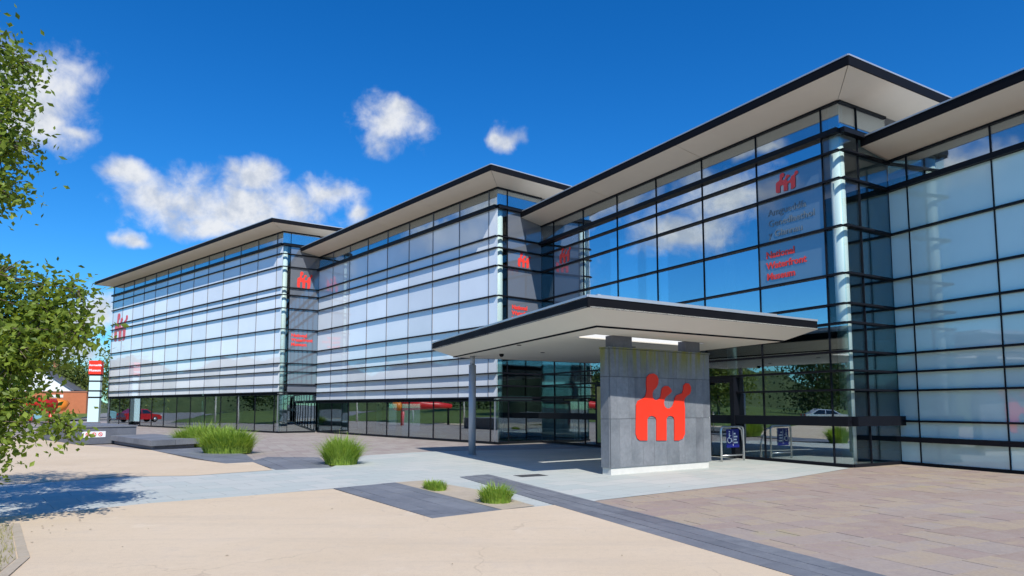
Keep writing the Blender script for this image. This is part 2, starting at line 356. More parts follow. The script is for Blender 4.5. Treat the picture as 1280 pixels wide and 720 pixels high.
def tube_geo(pts, radii, seg=8, V=None, Fc=None):
    V = [] if V is None else V; Fc = [] if Fc is None else Fc
    pts = [Vector(p) for p in pts]; base = len(V); prev = None
    for i, p in enumerate(pts):
        d = (pts[min(i + 1, len(pts) - 1)] - pts[max(i - 1, 0)]).normalized()
        if prev is None:
            u = d.orthogonal().normalized()
        else:
            u = (prev - d * prev.dot(d)); u = u.normalized() if u.length > 1e-6 else d.orthogonal().normalized()
        prev = u; v = d.cross(u)
        for k in range(seg):
            a = 2 * math.pi * k / seg
            V.append(tuple(p + (u * math.cos(a) + v * math.sin(a)) * radii[i]))
    for i in range(len(pts) - 1):
        for k in range(seg):
            a = base + i * seg + k; b = base + i * seg + (k + 1) % seg
            Fc.append((a, b, b + seg, a + seg))
    Fc.append(tuple(base + k for k in range(seg - 1, -1, -1)))
    Fc.append(tuple(base + (len(pts) - 1) * seg + k for k in range(seg)))
    return V, Fc
def tube(name, pts, r, m, parent=None, seg=10, smooth=True):
    radii = r if isinstance(r, (list, tuple)) else [r] * len(pts)
    V, Fc = tube_geo(pts, radii, seg); return mesh_obj(name, V, Fc, m, parent, smooth)
def clip(poly, clipper):
    """Sutherland-Hodgman: poly clipped by a convex polygon"""
    a = sum(clipper[i][0] * clipper[(i + 1) % len(clipper)][1] - clipper[(i + 1) % len(clipper)][0] * clipper[i][1] for i in range(len(clipper)))
    cl = clipper if a > 0 else clipper[::-1]
    out = poly
    for i in range(len(cl)):
        x0, y0 = cl[i]; x1, y1 = cl[(i + 1) % len(cl)]
        inp, out = out, []
        if not inp: break
        def side(p): return (x1 - x0) * (p[1] - y0) - (y1 - y0) * (p[0] - x0)
        for j in range(len(inp)):
            p, q = inp[j], inp[(j + 1) % len(inp)]; sp, sq = side(p), side(q)
            if sp >= 0: out.append(p)
            if (sp >= 0) != (sq >= 0):
                k = sp / (sp - sq); out.append((p[0] + (q[0] - p[0]) * k, p[1] + (q[1] - p[1]) * k))
    return out
def area(poly): return abs(sum(poly[i][0] * poly[(i + 1) % len(poly)][1] - poly[(i + 1) % len(poly)][0] * poly[i][1] for i in range(len(poly)))) / 2
def text_mesh(name, body, size, m, parent, loc, rot, extrude=0.004, spacing=0.9, bold=0.0):
    for k, ln in enumerate(body.split('\n')):
        text_line(name, ln, size, m, parent, (loc[0], loc[1], loc[2] - k * size * spacing), rot, extrude, bold)
def text_line(name, body, size, m, parent, loc, rot, extrude, bold):
    spacing = 1
    cu = bpy.data.curves.new(name, 'FONT'); cu.body = body; cu.size = size; cu.extrude = extrude; cu.space_line = spacing; cu.offset = bold
    cu.resolution_u = 2
    tmp = bpy.data.objects.new(name + '_tmp', cu); C.objects.link(tmp)
    dg = bpy.context.evaluated_depsgraph_get()
    me = bpy.data.meshes.new_from_object(tmp.evaluated_get(dg)); me.name = name
    bpy.data.objects.remove(tmp); bpy.data.curves.remove(cu)
    me.materials.clear(); me.materials.append(MATS[m])
    o = bpy.data.objects.new(name, me); o.location = loc; o.rotation_euler = rot
    return link(o, parent)

# emblem outline (three figures), metres on the entrance sign face
EMB = [(0.963,0.818),(0.874,0.87),(0.827,0.981),(0.858,1.705),(0.916,1.806),(1.129,1.883),(1.195,1.945),(1.234,2.062),(1.224,2.267),(1.25,2.421),(1.36,2.501),(1.506,2.515),(1.615,2.466),(1.671,2.379),(1.653,2.249),(1.592,2.155),(1.48,2.081),(1.441,1.998),(1.446,1.911),(1.496,1.845),(1.583,1.825),(1.672,1.862),(1.748,1.94),(1.766,2.044),(1.798,2.138),(1.905,2.202),(2.017,2.204),(2.114,2.143),(2.165,2.07),(2.095,2.006),(1.957,1.931),(1.88,1.858),(1.855,1.759),(1.882,1.671),(1.963,1.619),(2.076,1.619),(2.176,1.671),(2.232,1.76),(2.274,1.892),(2.338,1.961),(2.455,1.994),(2.565,2.022),(2.607,2.119),(2.618,2.226),(2.715,2.292),(2.834,2.283),(2.91,2.193),(2.907,2.085),(2.856,2.004),(2.743,1.949),(2.654,1.884),(2.628,1.788),(2.654,1.629),(2.631,0.94),(2.55,0.826),(2.393,0.778),(2.225,0.783),(2.241,1.315),(2.206,1.393),(2.108,1.431),(2.01,1.416),(1.94,1.354),(1.924,0.791),(1.556,0.801),(1.57,1.322),(1.528,1.399),(1.405,1.436),(1.297,1.411),(1.238,1.351),(1.225,0.81)]
def emblem_mesh(sx=1.0, sz=1.0, depth=0.02, m='emblem_red', norm=False):
    pts = EMB
    if norm: pts = [((x - 0.827) / 2.083 * sx, (z - 0.778) / 1.737 * sz) for x, z in EMB]
    bm = bmesh.new()
    lo = [bm.verts.new((x, 0, z)) for x, z in pts]; f = bm.faces.new(lo)
    r = bmesh.ops.extrude_face_region(bm, geom=[f])
    for v in r['geom']:
        if isinstance(v, bmesh.types.BMVert): v.co.y += depth
    bmesh.ops.triangulate(bm, faces=[q for q in bm.faces if len(q.verts) > 4])
    bmesh.ops.recalc_face_normals(bm, faces=bm.faces)
    me = bpy.data.meshes.new('emblem'); bm.to_mesh(me); bm.free(); me.materials.append(MATS[m]); return me

# ------------------------------------------------------------------ ground
def sheet(name, poly, z, m, label, cat):
    o = mesh_obj(name, [(x, y, z) for x, y in poly], [tuple(range(len(poly)))], m)
    if o.data.polygons[0].normal.z < 0: o.data.flip_normals()
    tag(o, label, cat, kind='structure'); return o
sheet('ground', [(-1500, -1500), (1500, -1500), (1500, 1500), (-1500, 1500)], -0.06, 'asphalt', 'grey asphalt ground running to the horizon', 'ground')
sheet('far_paving', [(-60, 78), (-60, 18), (-10, 16), (1.5, 11.8), (3.5, 5), (6, 5), (30, 5), (30, 40), (-10, 60), (-40, 80)], -0.035, 'sandstone_far', 'brownish stone paving along the foot of the museum', 'paving')
def slabs(name, poly, origin, ang, cw, ln, top, m, label, parent_m='joint', gap=0.005, rough_z=0.003, limit=295, zj=-0.02, partname='paving_slab'):
    """a bed of single slabs, clipped to poly, every slab an object"""
    base = prism(name, poly, top - 0.05, top - 0.010, parent_m); tag(base, label, 'paving', kind='structure')
    ca, sa = math.cos(ang), math.sin(ang)
    loc = [((x - origin[0]) * ca + (y - origin[1]) * sa, -(x - origin[0]) * sa + (y - origin[1]) * ca) for x, y in poly]
    u0, u1 = min(p[0] for p in loc), max(p[0] for p in loc); v0, v1 = min(p[1] for p in loc), max(p[1] for p in loc)
    v = v0; out = []
    while v < v1:
        h = random.uniform(*cw); u = u0 - random.random() * ln[1]
        while u < u1:
            l = random.uniform(*ln)
            r = [(u + gap, v + gap), (u + l - gap, v + gap), (u + l - gap, v + h - gap), (u + gap, v + h - gap)]
            c = clip(r, loc)
            if len(c) >= 3 and area(c) > 0.006: out.append(c)
            u += l
        v += h
    out.sort(key=area, reverse=True)
    for c in out[:limit]:
        wv = [(origin[0] + a * ca - b * sa, origin[1] + a * sa + b * ca) for a, b in c]
        prism(partname, wv, top - 0.03, top + random.uniform(-rough_z, rough_z * 0.5), m, base)
    if out[limit:]:
        V, Fc = [], []
        for c in out[limit:]:
            wv = [(origin[0] + a * ca - b * sa, origin[1] + a * sa + b * ca) for a, b in c]
            if sum(wv[i][0] * wv[(i + 1) % len(wv)][1] - wv[(i + 1) % len(wv)][0] * wv[i][1] for i in range(len(wv))) < 0: wv = wv[::-1]
            b0 = len(V); n = len(wv); zt = top + random.uniform(-rough_z, rough_z * 0.5)
            V += [(x, y, top - 0.03) for x, y in wv] + [(x, y, zt) for x, y in wv]
            Fc += [tuple(b0 + n + i for i in range(n))] + [(b0 + i, b0 + (i + 1) % n, b0 + n + (i + 1) % n, b0 + n + i) for i in range(n)]
        o = mesh_obj('small_slabs', V, Fc, m, base); tag(o, kind='stuff')
    return base
ST = math.atan2(-0.912, 0.41)
slabs('stone_paving', [(0.9, 12.3), (9.2, 18.35), (11.3, 19.6), (13.35, 15.3), (11.2, 9.2), (6.8, 4.6), (3.9, 5.6)], (1.5, 11.9), ST + R(90), (0.34, 0.52), (0.45, 0.95), -0.004, 'sandstone', 'reddish brown sandstone slabs in front of the right-hand glass wall')
sheet('concrete_path', [(-45, -5), (-14, 14), (-8.2, 17.2), (-6.5, 18.1), (-4.99, 18.37), (-5.05, 22.99), (-3.24, 24.92), (4.2, 27.3), (9.2, 18.25), (6.26, 15.47), (1.55, 12.0), (0.3, 10.5), (-3.4, 13.9), (-4.82, 12.69), (-6.22, 11.64), (-6.97, 10.78), (-14, 4.6), (-36, -18)], 0.002, 'pale_concrete', 'pale grey concrete path leading to the entrance', 'path')
sheet('sand_court', [(-22, -6), (-14, 4.6), (-6.97, 10.75), (-6.22, 11.6), (-4.82, 12.64), (-3.62, 13.6), (-1.18, 10.03), (-0.17, 10.86), (0.9, 11.5), (2.0, 9.1), (2.35, 8.3), (2.9, 7.1), (4.9, 2.5), (6, -6)], 0.008, 'sand_resin', 'pale sandy resin gravel in the foreground', 'ground')
sheet('sand_court', [(-60, 26), (-40, 10), (-22, 8.0), (-10.56, 14.52), (-9.2, 16.0), (-7.73, 16.2), (-6.27, 17.66), (-7.8, 20.2), (-8.37, 19.66), (-10.19, 21.37), (-13.88, 25.79), (-19.2, 29.6), (-26, 36), (-46, 48)], 0.008, 'sand_resin', 'pale sandy gravel beyond the concrete path by the slate bench', 'ground')
S1A = math.atan2(10.03 - 13.67, -1.18 + 3.62)
slabs('slate_patch', [(-3.62, 13.67), (-2.56, 14.74), (-0.17, 10.84), (-1.18, 10.03)], (-3.62, 13.67), S1A, (0.30, 0.42), (0.5, 1.0), 0.012, 'slate', 'blue-grey slate paving patch beside the low grass', 'joint', 0.005, 0.003)
slabs('slate_strip', [(-1.23, 15.89), (-0.58, 16.49), (4.45, 4.8), (3.55, 4.8)], (0.42, 14.2), ST, (0.22, 0.32), (0.5, 1.1), 0.014, 'slate', 'long blue-grey slate strip between sand and sandstone', 'joint', 0.005, 0.003)
slabs('slate_apron', [(-13.9, 25.8), (-8.37, 19.66), (-7.75, 20.3), (-9.28, 23.4), (-12.6, 27.4)], (-10, 21), R(-46), (0.4, 0.6), (0.7, 1.3), 0.012, 'slate', 'blue-grey slate paving in front of the slate bench', 'joint', 0.006, 0.003)
slabs('slate_apron', [(-8.0, 20.5), (-6.2, 17.68), (-4.95, 18.4), (-6.34, 22.04), (-8.1, 22.2)], (-10, 21), R(-60), (0.4, 0.6), (0.7, 1.3), 0.011, 'slate', 'blue-grey slate paving left of the round grass clump', 'joint', 0.006, 0.003)
sheet('planting_bed', [(-2.56, 14.74), (-1.98, 15.14), (-0.64, 13.41), (0.38, 11.27), (-0.16, 10.86)], 0.011, 'soil', 'narrow bed of sandy soil with two grass tufts', 'soil')
sheet('tree_bed', [(-7.0, 9.45), (-5.4, 7.4), (-4.5, 5.5), (-7.0, 2.0), (-13.0, 4.4)], 0.014, 'soil', 'dry planted bed at the left edge of the sandy court', 'soil')
def dry_cover():
    V, Fc = [], []; P = [(-7.0, 9.45), (-5.4, 7.4), (-4.5, 5.5), (-7.0, 2.0), (-13.0, 4.4)]
    for i in range(9000):
        x, y = random.uniform(-10, -4.6), random.uniform(4.0, 9.4)
        if len(clip([(x, y), (x + .01, y), (x, y + .01)], P)) < 3: continue
        h = random.uniform(0.02, 0.10); a = random.random() * 6.28; dx, dy = math.cos(a) * 0.005, math.sin(a) * 0.005
        b = len(V); ox, oy = random.gauss(0, .03), random.gauss(0, .03)
        V.extend([(x - dx, y - dy, .012), (x + dx, y + dy, .012), (x + ox, y + oy, .012 + h)]); Fc.append((b, b + 1, b + 2))
    o = mesh_obj('ground_cover', V, Fc, 'dry_grass'); tag(o, 'sparse dry grass in the bed at the left edge', 'grass', kind='stuff')
dry_cover()
def litter():
    V, Fc = [], []
    for i in range(60):
        if random.random() < 0.6: x, y = random.gauss(-6.6, 1.0), random.gauss(9.4, 1.2)
        else: x, y = random.uniform(-7, 6), random.uniform(6, 17)
        sz = random.uniform(0.010, 0.028); a = random.random() * 6.28; z = 0.017
        d = Vector((math.cos(a), math.sin(a), 0)) * sz; e = Vector((-d.y, d.x, 0)) * 0.5; c = Vector((x, y, z)); b = len(V)
        V.extend([tuple(c - d), tuple(c + e + Vector((0, 0, .006))), tuple(c + d), tuple(c - e + Vector((0, 0, .003)))]); Fc.append((b, b + 1, b + 2, b + 3))
    o = mesh_obj('leaf_litter', V, Fc, 'dead_leaf'); tag(o, 'scattered brown leaves and bits lying on the court', 'leaves', kind='stuff')
litter()
mh = empty('drain_cover', (0.45, 16.25, 0)); tag(mh, 'small dark drain cover in the concrete path near the slate strip', 'drain cover')
prism('frame', [(-.36, -.22), (.36, -.22), (.36, .22), (-.36, .22)], 0.0, 0.008, 'steel_dark', mh, rz=R(30))
prism('lid', [(-.32, -.18), (.32, -.18), (.32, .18), (-.32, .18)], 0.0, 0.011, 'steel_dark', mh, rz=R(30))
for k in range(7):
    a, b = Vector((-7.05, 9.52)).lerp(Vector((-5.36, 7.38)), k / 7), Vector((-7.05, 9.52)).lerp(Vector((-5.36, 7.38)), (k + 0.97) / 7)
    n_ = Vector((b - a).yx).normalized(); n_.x *= 1; d_ = (b - a).normalized(); n_ = Vector((-d_.y, d_.x)) * 0.10
    prism('edging_stone', [tuple(a), tuple(b), tuple(b + n_), tuple(a + n_)], -0.01, 0.018 + random.uniform(-.006, .006), 'soil', bpy.data.objects['tree_bed'])
for k in range(6):
    a, b = Vector((-5.36, 7.38)).lerp(Vector((-4.45, 5.45)), k / 6), Vector((-5.36, 7.38)).lerp(Vector((-4.45, 5.45)), (k + 0.97) / 6)
    d_ = (b - a).normalized(); n_ = Vector((-d_.y, d_.x)) * 0.10
    prism('edging_stone', [tuple(a), tuple(b), tuple(b + n_), tuple(a + n_)], -0.01, 0.018 + random.uniform(-.006, .006), 'soil', bpy.data.objects['tree_bed'])
# wooded hills beyond the town
def hills():
    V, Fc = [], []; n = 180; rng = random.Random(3)
    rows = ((0.0, 230), (0.55, 245), (0.85, 262), (1.0, 285), (0.9, 330))
    for i in range(n + 1):
        az = R(-175 + 150 * i / n)
        h = 17 + 6 * math.sin(i * 0.11) + 3.5 * math.sin(i * 0.31 + 1) + 2.0 * math.sin(i * 0.83)
        if az > R(-52): h *= max(0.25, 1 - (math.degrees(az) + 52) / 20)
        for f, rr in rows:
            V.append((rr * math.sin(az), rr * math.cos(az), -0.5 + h * f + (rng.gauss(0, 0.9) if f > 0.1 else 0)))
    for i in range(n):
        for j in range(4):
            a = i * 5 + j; Fc.append((a, a + 1, a + 6, a + 5))
    o = mesh_obj('hills', V, Fc, 'hill_green', smooth=True); tag(o, 'wooded green hills beyond the lawn and the far houses', 'hills', kind='structure')
hills()
# lawn with a low mound, left of the court
def mound():
    nx, ny = 40, 30; V = []; Fc = []
    p00, p10, p01, p11 = Vector((-29, 26)), Vector((-49, 62)), Vector((-120, 6)), Vector((-130, 80))
    for i in range(nx + 1):
        for j in range(ny + 1):
            s, t_ = i / nx, j / ny
            p = (p00 * (1 - s) + p01 * s) * (1 - t_) + (p10 * (1 - s) + p11 * s) * t_
            h = 1.5 * math.sin(min(1, s * 2.2) * math.pi / 2) * math.sin(t_ * math.pi) ** 0.5 + 0.15 * math.sin(p.x * 0.31 + p.y * 0.2)
            V.append((p.x, p.y, max(-0.02, h) - 0.012 if s > 0 else -0.02))
    for i in range(nx):
        for j in range(ny):
            a = i * (ny + 1) + j; Fc.append((a, a + 1, a + ny + 2, a + ny + 1))
    o = mesh_obj('lawn', V, Fc, 'lawn_green', smooth=True)
    if o.data.polygons[0].normal.z < 0: o.data.flip_normals()
    tag(o, 'grassy mound beside the court, mirrored in the ground floor glass', 'lawn', kind='structure')
mound()

# ------------------------------------------------------------------ museum wings
LV = [13.30, 12.42, 11.80, 10.94, 9.55, 9.00, 8.16, 6.78, 5.41, 4.56, 4.01, 3.21, 2.67, 2.13]
class Wing:
    def __init__(s, name, P, D, label):
        s.P = Vector(P); s.D = Vector(D).normalized(); s.N = Vector((-s.D.y, s.D.x))
        s.e = empty(name, (P[0], P[1], 0), math.atan2(s.D.y, s.D.x)); tag(s.e, label, 'building', 'wings of the glass museum')
    def loc(s, x, y):
        d = Vector((x, y)) - s.P; return (d.dot(s.D), d.dot(s.N))
def facade(W, p0, p1, mull, levels, pane, clere=True, flip=1, blade=0.13, thickset=(), zoff=0.0, sill=None, blade_m='dark_frame', ext0=0.0, ext1=0.0, mull_m='dark_frame', mw=0.026):
    """glazed wall from local point p0 to p1; outward = left of p0->p1 times flip. pane(row, col, z0, z1) -> material or None"""
    p0, p1 = Vector(p0), Vector(p1); d = (p1 - p0); L = d.length; d.normalize()
    n = Vector((-d.y, d.x)) * flip; rz = math.atan2(d.y, d.x)
    def at(u, off, z): q = p0 + d * u + n * off; return (q.x, q.y, z)
    cols = [0.0] + [m for m in mull if 0.02 < m < L - 0.02] + [L]
    for r in range(len(levels) - 1):
        z1, z0 = levels[r], levels[r + 1]
        for c in range(len(cols) - 1):
            m = pane(r, c, z0, z1)
            if m is None: continue
            a, b = cols[c], cols[c + 1]
            o = box('pane', m, at((a + b) / 2, -0.02, (z0 + z1) / 2), (b - a - 0.010, 0.024, z1 - z0 - 0.010), W.e, rz)
            o.rotation_euler = (random.gauss(0, 0.0012), 0, rz + random.gauss(0, 0.0012))
    top, bot = levels[0], levels[-1]
    for i, z in enumerate(levels[:-1]):
        if i == 0: box('head_rail', 'dark_frame', at(L / 2, 0.0, z - 0.03 + zoff), (L, 0.10, 0.06), W.e, rz); continue
        th = 0.15 if i in thickset else 0.055; dp = blade + (0.05 if i in thickset else 0)
        box('transom', blade_m, at((L + ext1 - ext0) / 2, dp / 2 - 0.02, z + zoff), (L + ext0 + ext1, dp, th), W.e, rz)
    if sill:
        box('sill_beam', 'dark_frame', at((L + ext1 - ext0) / 2, 0.08, (sill[0] + sill[1]) / 2 + zoff), (L + ext0 + ext1, 0.22, abs(sill[0] - sill[1])), W.e, rz)
    box('base_rail', 'dark_frame', at(L / 2, 0.005, bot + 0.04 + zoff), (L, 0.07, 0.08), W.e, rz)
    for m in cols[1:-1]:
        box('mullion', mull_m, at(m, 0.0, (top + bot) / 2), (mw, 0.05, top - bot), W.e, rz)
    return at, rz, L
def line_x(a, b, c, d):
    r = b - a; s = d - c; k = ((c - a).x * s.y - (c - a).y * s.x) / (r.x * s.y - r.y * s.x); return a + r * k
def roof(W, Hs, ret_dir, flen, left_line=None, depth=12.0, oh=1.28, oe=1.17, rise=0.20, fas=0.25):
    """overhanging flat roof; local coordinates. ret_dir: local direction of the end wall going back"""
    rd = Vector(ret_dir).normalized(); ro = Vector((rd.y, -rd.x))      # outward of the end wall
    if ro.x > 0: ro = -ro
    o0 = Vector((0, 0)); x = Vector((1, 0))
    e0 = line_x(o0 + ro * oe, o0 + ro * oe + rd, Vector((0, oh)), Vector((1, oh)))      # outer front corner
    eb = e0 + rd * (depth + oh)
    gb = rd * depth
    if left_line:
        l0, l1 = Vector(left_line[0]), Vector(left_line[1])
        fl = line_x(Vector((0, oh)), Vector((1, oh)), l0, l1); gl = line_x(Vector((0, 0)), Vector((1, 0)), l0, l1)
        bl = line_x(Vector((0, -depth)), Vector((1, -depth)), l0, l1)
    else:
        fl = Vector((flen + 1.2, oh)); gl = Vector((flen, 0)); bl = Vector((flen + 1.2, -depth))
    zt = Hs + rise + fas
    top = prism('roof', [tuple(e0), tuple(fl), tuple(bl), tuple(eb)], Hs + rise + 0.03, zt - 0.02, 'roof_membrane', W.e)
    # fascia strips
    def strip(a, b, name, m, z0, z1, th=0.05, out=0.0):
        d = (b - a).normalized(); n = Vector((-d.y, d.x))
        mid = (top_c - a)
        if n.dot(mid) > 0: n = -n
        q = [a + n * out, b + n * out, b + n * (out - th), a + n * (out - th)]
        return prism(name, [tuple(p) for p in q], z0, z1, m, top)
    top_c = (e0 + bl) * 0.5
    strip(e0, fl, 'fascia', 'fascia_dark', Hs + rise, zt, 0.06, 0.012)
    strip(e0, eb, 'fascia', 'fascia_dark', Hs + rise, zt + 0.002, 0.06, 0.010)
    strip(e0, fl, 'roof_edge_trim', 'metal_trim', zt + 0.003, zt + 0.045, 0.12, 0.025)
    strip(e0, eb, 'roof_edge_trim', 'metal_trim', zt + 0.005, zt + 0.048, 0.12, 0.022)
    if not left_line: strip(fl, bl, 'fascia', 'fascia_dark', Hs + rise, zt + 0.001, 0.06, 0.008)
    # soffit panels: from the glass line out and up to the eave
    def quad(a, b, c, d, zi):
        v = [(a.x, a.y, zi), (b.x, b.y, zi), (c.x, c.y, Hs + rise + 0.004), (d.x, d.y, Hs + rise + 0.004)]
        v += [(p[0], p[1], p[2] + 0.025) for p in v]
        mesh_obj('soffit_panel', v, [(0, 1, 2, 3), (7, 6, 5, 4), (0, 4, 5, 1), (1, 5, 6, 2), (2, 6, 7, 3), (3, 7, 4, 0)], 'soffit', top)
    n = max(1, round((gl - o0).length / 4.66)); g = 0.010
    for i in range(n):
        t0, t1 = i / n, (i + 1) / n
        A_ = o0.lerp(gl, t0) + x * g; B_ = o0.lerp(gl, t1) - x * g
        E_ = Vector((e0.x if i == 0 else A_.x, oh)); G_ = Vector((fl.x if i == n - 1 else B_.x, oh))
        if i == 0: E_ += x * g * 2
        quad(A_, B_, G_, E_, Hs + 0.005)
    n2 = max(1, round(depth / 4.66))
    for i in range(n2):
        t0, t1 = i / n2, (i + 1) / n2
        A_ = o0.lerp(gb, t0) + rd * g; B_ = o0.lerp(gb, t1) - rd * g
        E_ = (e0 if i == 0 else e0 + rd * (e0 - line_x(e0, eb, A_, A_ + ro)).length) + rd * g
        G_ = e0 + rd * (e0 - line_x(e0, eb, B_, B_ + ro)).length
        quad(A_, B_, G_, E_, Hs + 0.008)
    return top

DA, DB, DL, DR = (-0.512, 0.859), (-0.652, 0.758), (-0.753, 0.658), (-0.400, 0.916)
PA, PB, PL = (9.39, 18.443), (-0.684, 30.139), (-15.18, 43.26)
I_AB, I_BL, I_R = (1.435, 31.804), (-13.13, 44.601), (11.372, 19.577)
WA = Wing('museum_wing', PA, DA, 'mirror-glass museum wing behind the entrance canopy, reflecting blue sky and clouds')
WB = Wing('museum_wing', PB, DB, 'middle white-panelled museum wing left of the entrance canopy')
WL = Wing('museum_wing', PL, DL, 'farthest white-panelled museum wing at the left with a tall red emblem')
PR = (14.6, 12.2)
WR = Wing('museum_wing', I_R, DR, 'nearest pale teal glass museum wing at the right edge of the picture')

def add_emblem(W, at_fn, rz, u, z, sx, sz, off, m='emblem_film', mirror=False):
    me = emblem_mesh(sx, sz, 0.012, m, True)
    o = bpy.data.objects.new('emblem', me); q = at_fn(u, off, z)
    o.location = q; o.rotation_euler = (0, 0, rz)
    link(o, W.e); return o

def interior(W, flen, Hs, ret, depth=9.0, floors=(4.6,), z0=0.02, front_clear=0.9):
    """rear wall, floor and upper floors seen dimly through the glass"""
    rd = Vector(ret).normalized()
    e = 0.35
    def P_(x, y): q = Vector((x, 0)) + rd * (-y) * 1.0; return (q.x, q.y)
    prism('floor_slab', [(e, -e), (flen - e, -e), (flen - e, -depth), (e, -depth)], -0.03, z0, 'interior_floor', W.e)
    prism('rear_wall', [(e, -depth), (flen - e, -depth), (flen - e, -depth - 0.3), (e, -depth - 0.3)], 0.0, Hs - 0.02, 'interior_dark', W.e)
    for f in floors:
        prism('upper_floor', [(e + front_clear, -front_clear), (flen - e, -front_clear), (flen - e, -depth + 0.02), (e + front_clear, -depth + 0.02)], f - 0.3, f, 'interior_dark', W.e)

# ---- wing L
fl_L = 31.4
ml = [0.72] + [0.72 + 2.53 * k for k in range(1, 13)]
levL = [13.30, 12.42, 11.80, 10.94, 9.55, 9.05, 8.16, 6.78, 5.40, 4.52, 3.97, 3.14, 2.58]
def pane_L(r, c, z0, z1): return 'glass_clerestory' if r == 0 else 'panel_white'
atL, rzL, _ = facade(WL, (0, 0), (fl_L, 0), ml, levL, pane_L, thickset=(1,), mull_m='mullion_grey', mw=0.02)
# ground floor set under the cladding
facade(WL, (0.0, -0.12), (fl_L, -0.12), ml[::1], [2.50, 0.0], lambda r, c, a, b: 'glass_ground', zoff=0.001)
rl = WL.loc(*I_BL)
def pane_Lr(r, c, z0, z1):
    if r == 0: return 'glass_clerestory'
    return 'glass_clear' if c == 0 else 'panel_grey'
atLr, rzLr, _ = facade(WL, (0, 0), rl, [0.52], levL, pane_Lr, flip=-1, thickset=(1,), zoff=0.004)
facade(WL, (0.04, -0.10), (rl[0], rl[1]), [0.52], [2.50, 0.0], lambda r, c, a, b: 'glass_ground', flip=-1, zoff=0.005)
lre = Vector(rl) + Vector(rl).normalized() * 9
roof(WL, 13.30, rl, fl_L)
interior(WL, fl_L, 13.3, rl, 9.0, (2.6, 7.0, 11.0))
tube('corner_column', [(0.30, -0.32, 0.02), (0.30, -0.32, 13.28)], 0.20, 'column_white', WL.e, 20)
for k in (5, 8, 11): tube('column', [(0.72 + 2.53 * k, -1.2, 0.02), (0.72 + 2.53 * k, -1.2, 2.3)], 0.15, 'column_teal', WL.e, 14)
add_emblem(WL, atL, rzL + math.pi, 30.5, 7.85, 3.3, 2.7, 0.004 + 0.012)
o = add_emblem(WL, atLr, rzLr, 0.98, 9.60, 1.02, 1.12, 0.004); 
text_mesh('lettering', 'National\nWaterfront\nMuseum', 0.30, 'emblem_film', WL.e, atLr(0.70, 0.006, 6.30), (R(90), 0, rzLr), 0.004, 1.0, 0.012)
# end wall at the far left
prism('end_wall', [(fl_L - 0.01, -0.05), (fl_L + 0.03, -0.05), (fl_L + 0.03, -9), (fl_L - 0.01, -9)], 0, 13.28, 'panel_grey', WL.e)

# ---- wing B
ib = WB.loc(*I_BL); fl_B = ib[0]
mb = [0.62] + [0.62 + 2.335 * k for k in range(1, 8)]
levB = [11.86, 10.94, 9.55, 9.00, 8.16, 6.76, 5.40, 4.54, 4.00, 3.18, 2.62]
def pane_B(r, c, z0, z1): return 'glass_clerestory' if r == 0 else 'panel_white'
levB = [11.86, 10.94, 9.55, 9.00, 8.16, 6.76, 5.40, 4.54, 4.00, 3.20, 2.62, 2.05]
atB, rzB, _ = facade(WB, (0, 0), (fl_B, 0), mb, levB[:-1] + [2.05], pane_B, thickset=(1,), mull_m='mullion_grey', mw=0.018)
facade(WB, (0.0, -0.12), (fl_B, -0.12), mb, [1.98, 0.0], lambda r, c, a, b: 'glass_ground', zoff=0.001)
rb = WB.loc(*I_AB)
def pane_Br(r, c, z0, z1):
    if r == 0: return 'glass_clerestory'
    if z1 < 4.1: return 'glass_teal'
    return 'glass_clear' if c == 0 else 'panel_grey'
atBr, rzBr, _ = facade(WB, (0, 0), rb, [0.60], levB, pane_Br, flip=-1, thickset=(1,), zoff=0.004)
facade(WB, (0.04, -0.10), rb, [0.6], [1.98, 0.0], lambda r, c, a, b: 'glass_ground', flip=-1, zoff=0.005)
llB = (WB.loc(*PL), WB.loc(*I_BL))
roof(WB, 11.86, rb, fl_B, llB)
interior(WB, fl_B, 11.86, rb, 8.0, (2.2, 6.0))
tube('corner_column', [(0.30, -0.32, 0.02), (0.30, -0.32, 11.84)], 0.20, 'column_white', WB.e, 20)
for k in range(4, 8): tube('column', [(0.62 + 2.335 * k + 0.6, -1.3, 0.02), (0.62 + 2.335 * k + 0.6, -1.3, 1.95)], 0.17, 'column_teal', WB.e, 14)
add_emblem(WB, atBr, rzBr, 1.22, 8.26, 0.78, 0.70, 0.004)
text_mesh('lettering', 'National\nWaterfront\nMuseum', 0.27, 'emblem_film', WB.e, atBr(0.86, 0.006, 6.22), (R(90), 0, rzBr), 0.004, 1.0, 0.012)

# ---- wing A
ia = WA.loc(*I_AB); fl_A = ia[0]
ma = [0.57] + [0.57 + 2.32 * k for k in range(1, 7)]
levA = [10.46, 9.56, 8.99, 8.17, 6.79, 5.42, 4.56, 4.02, 3.21, 2.67, 2.13, 1.25, 0.0]
def pane_A(r, c, z0, z1):
    if r == 0: return 'glass_clerestory'
    if c == 1 and 5.3 < z0 and z1 < 9.1: return 'panel_film'
    if c == 6 and 5.3 < z0 and z1 < 9.1: return 'panel_grey'
    if c == 7 and 4.5 < z0 < 9: return 'glass_clear'
    if z1 < 4.1: 
        if r == len(levA) - 2: return 'glass_ground'
        return 'glass_ground'
    if c == 0: return 'glass_clear'
    return 'glass_mirror'
atA, rzA, _ = facade(WA, (0, 0), (fl_A, 0), ma, levA, pane_A, thickset=(1,), sill=(1.39, 1.12))
ra = WA.loc(*I_R)
def pane_Ar(r, c, z0, z1): return 'glass_clerestory' if r == 0 else ('glass_clear' if c == 0 else 'glass_teal')
atAr, rzAr, LAr = facade(WA, (0, 0), ra, [0.82], levA, pane_Ar, flip=-1, thickset=(1,), zoff=0.004, sill=(1.39, 1.12))
llA = (WA.loc(*PB), WA.loc(*I_AB))
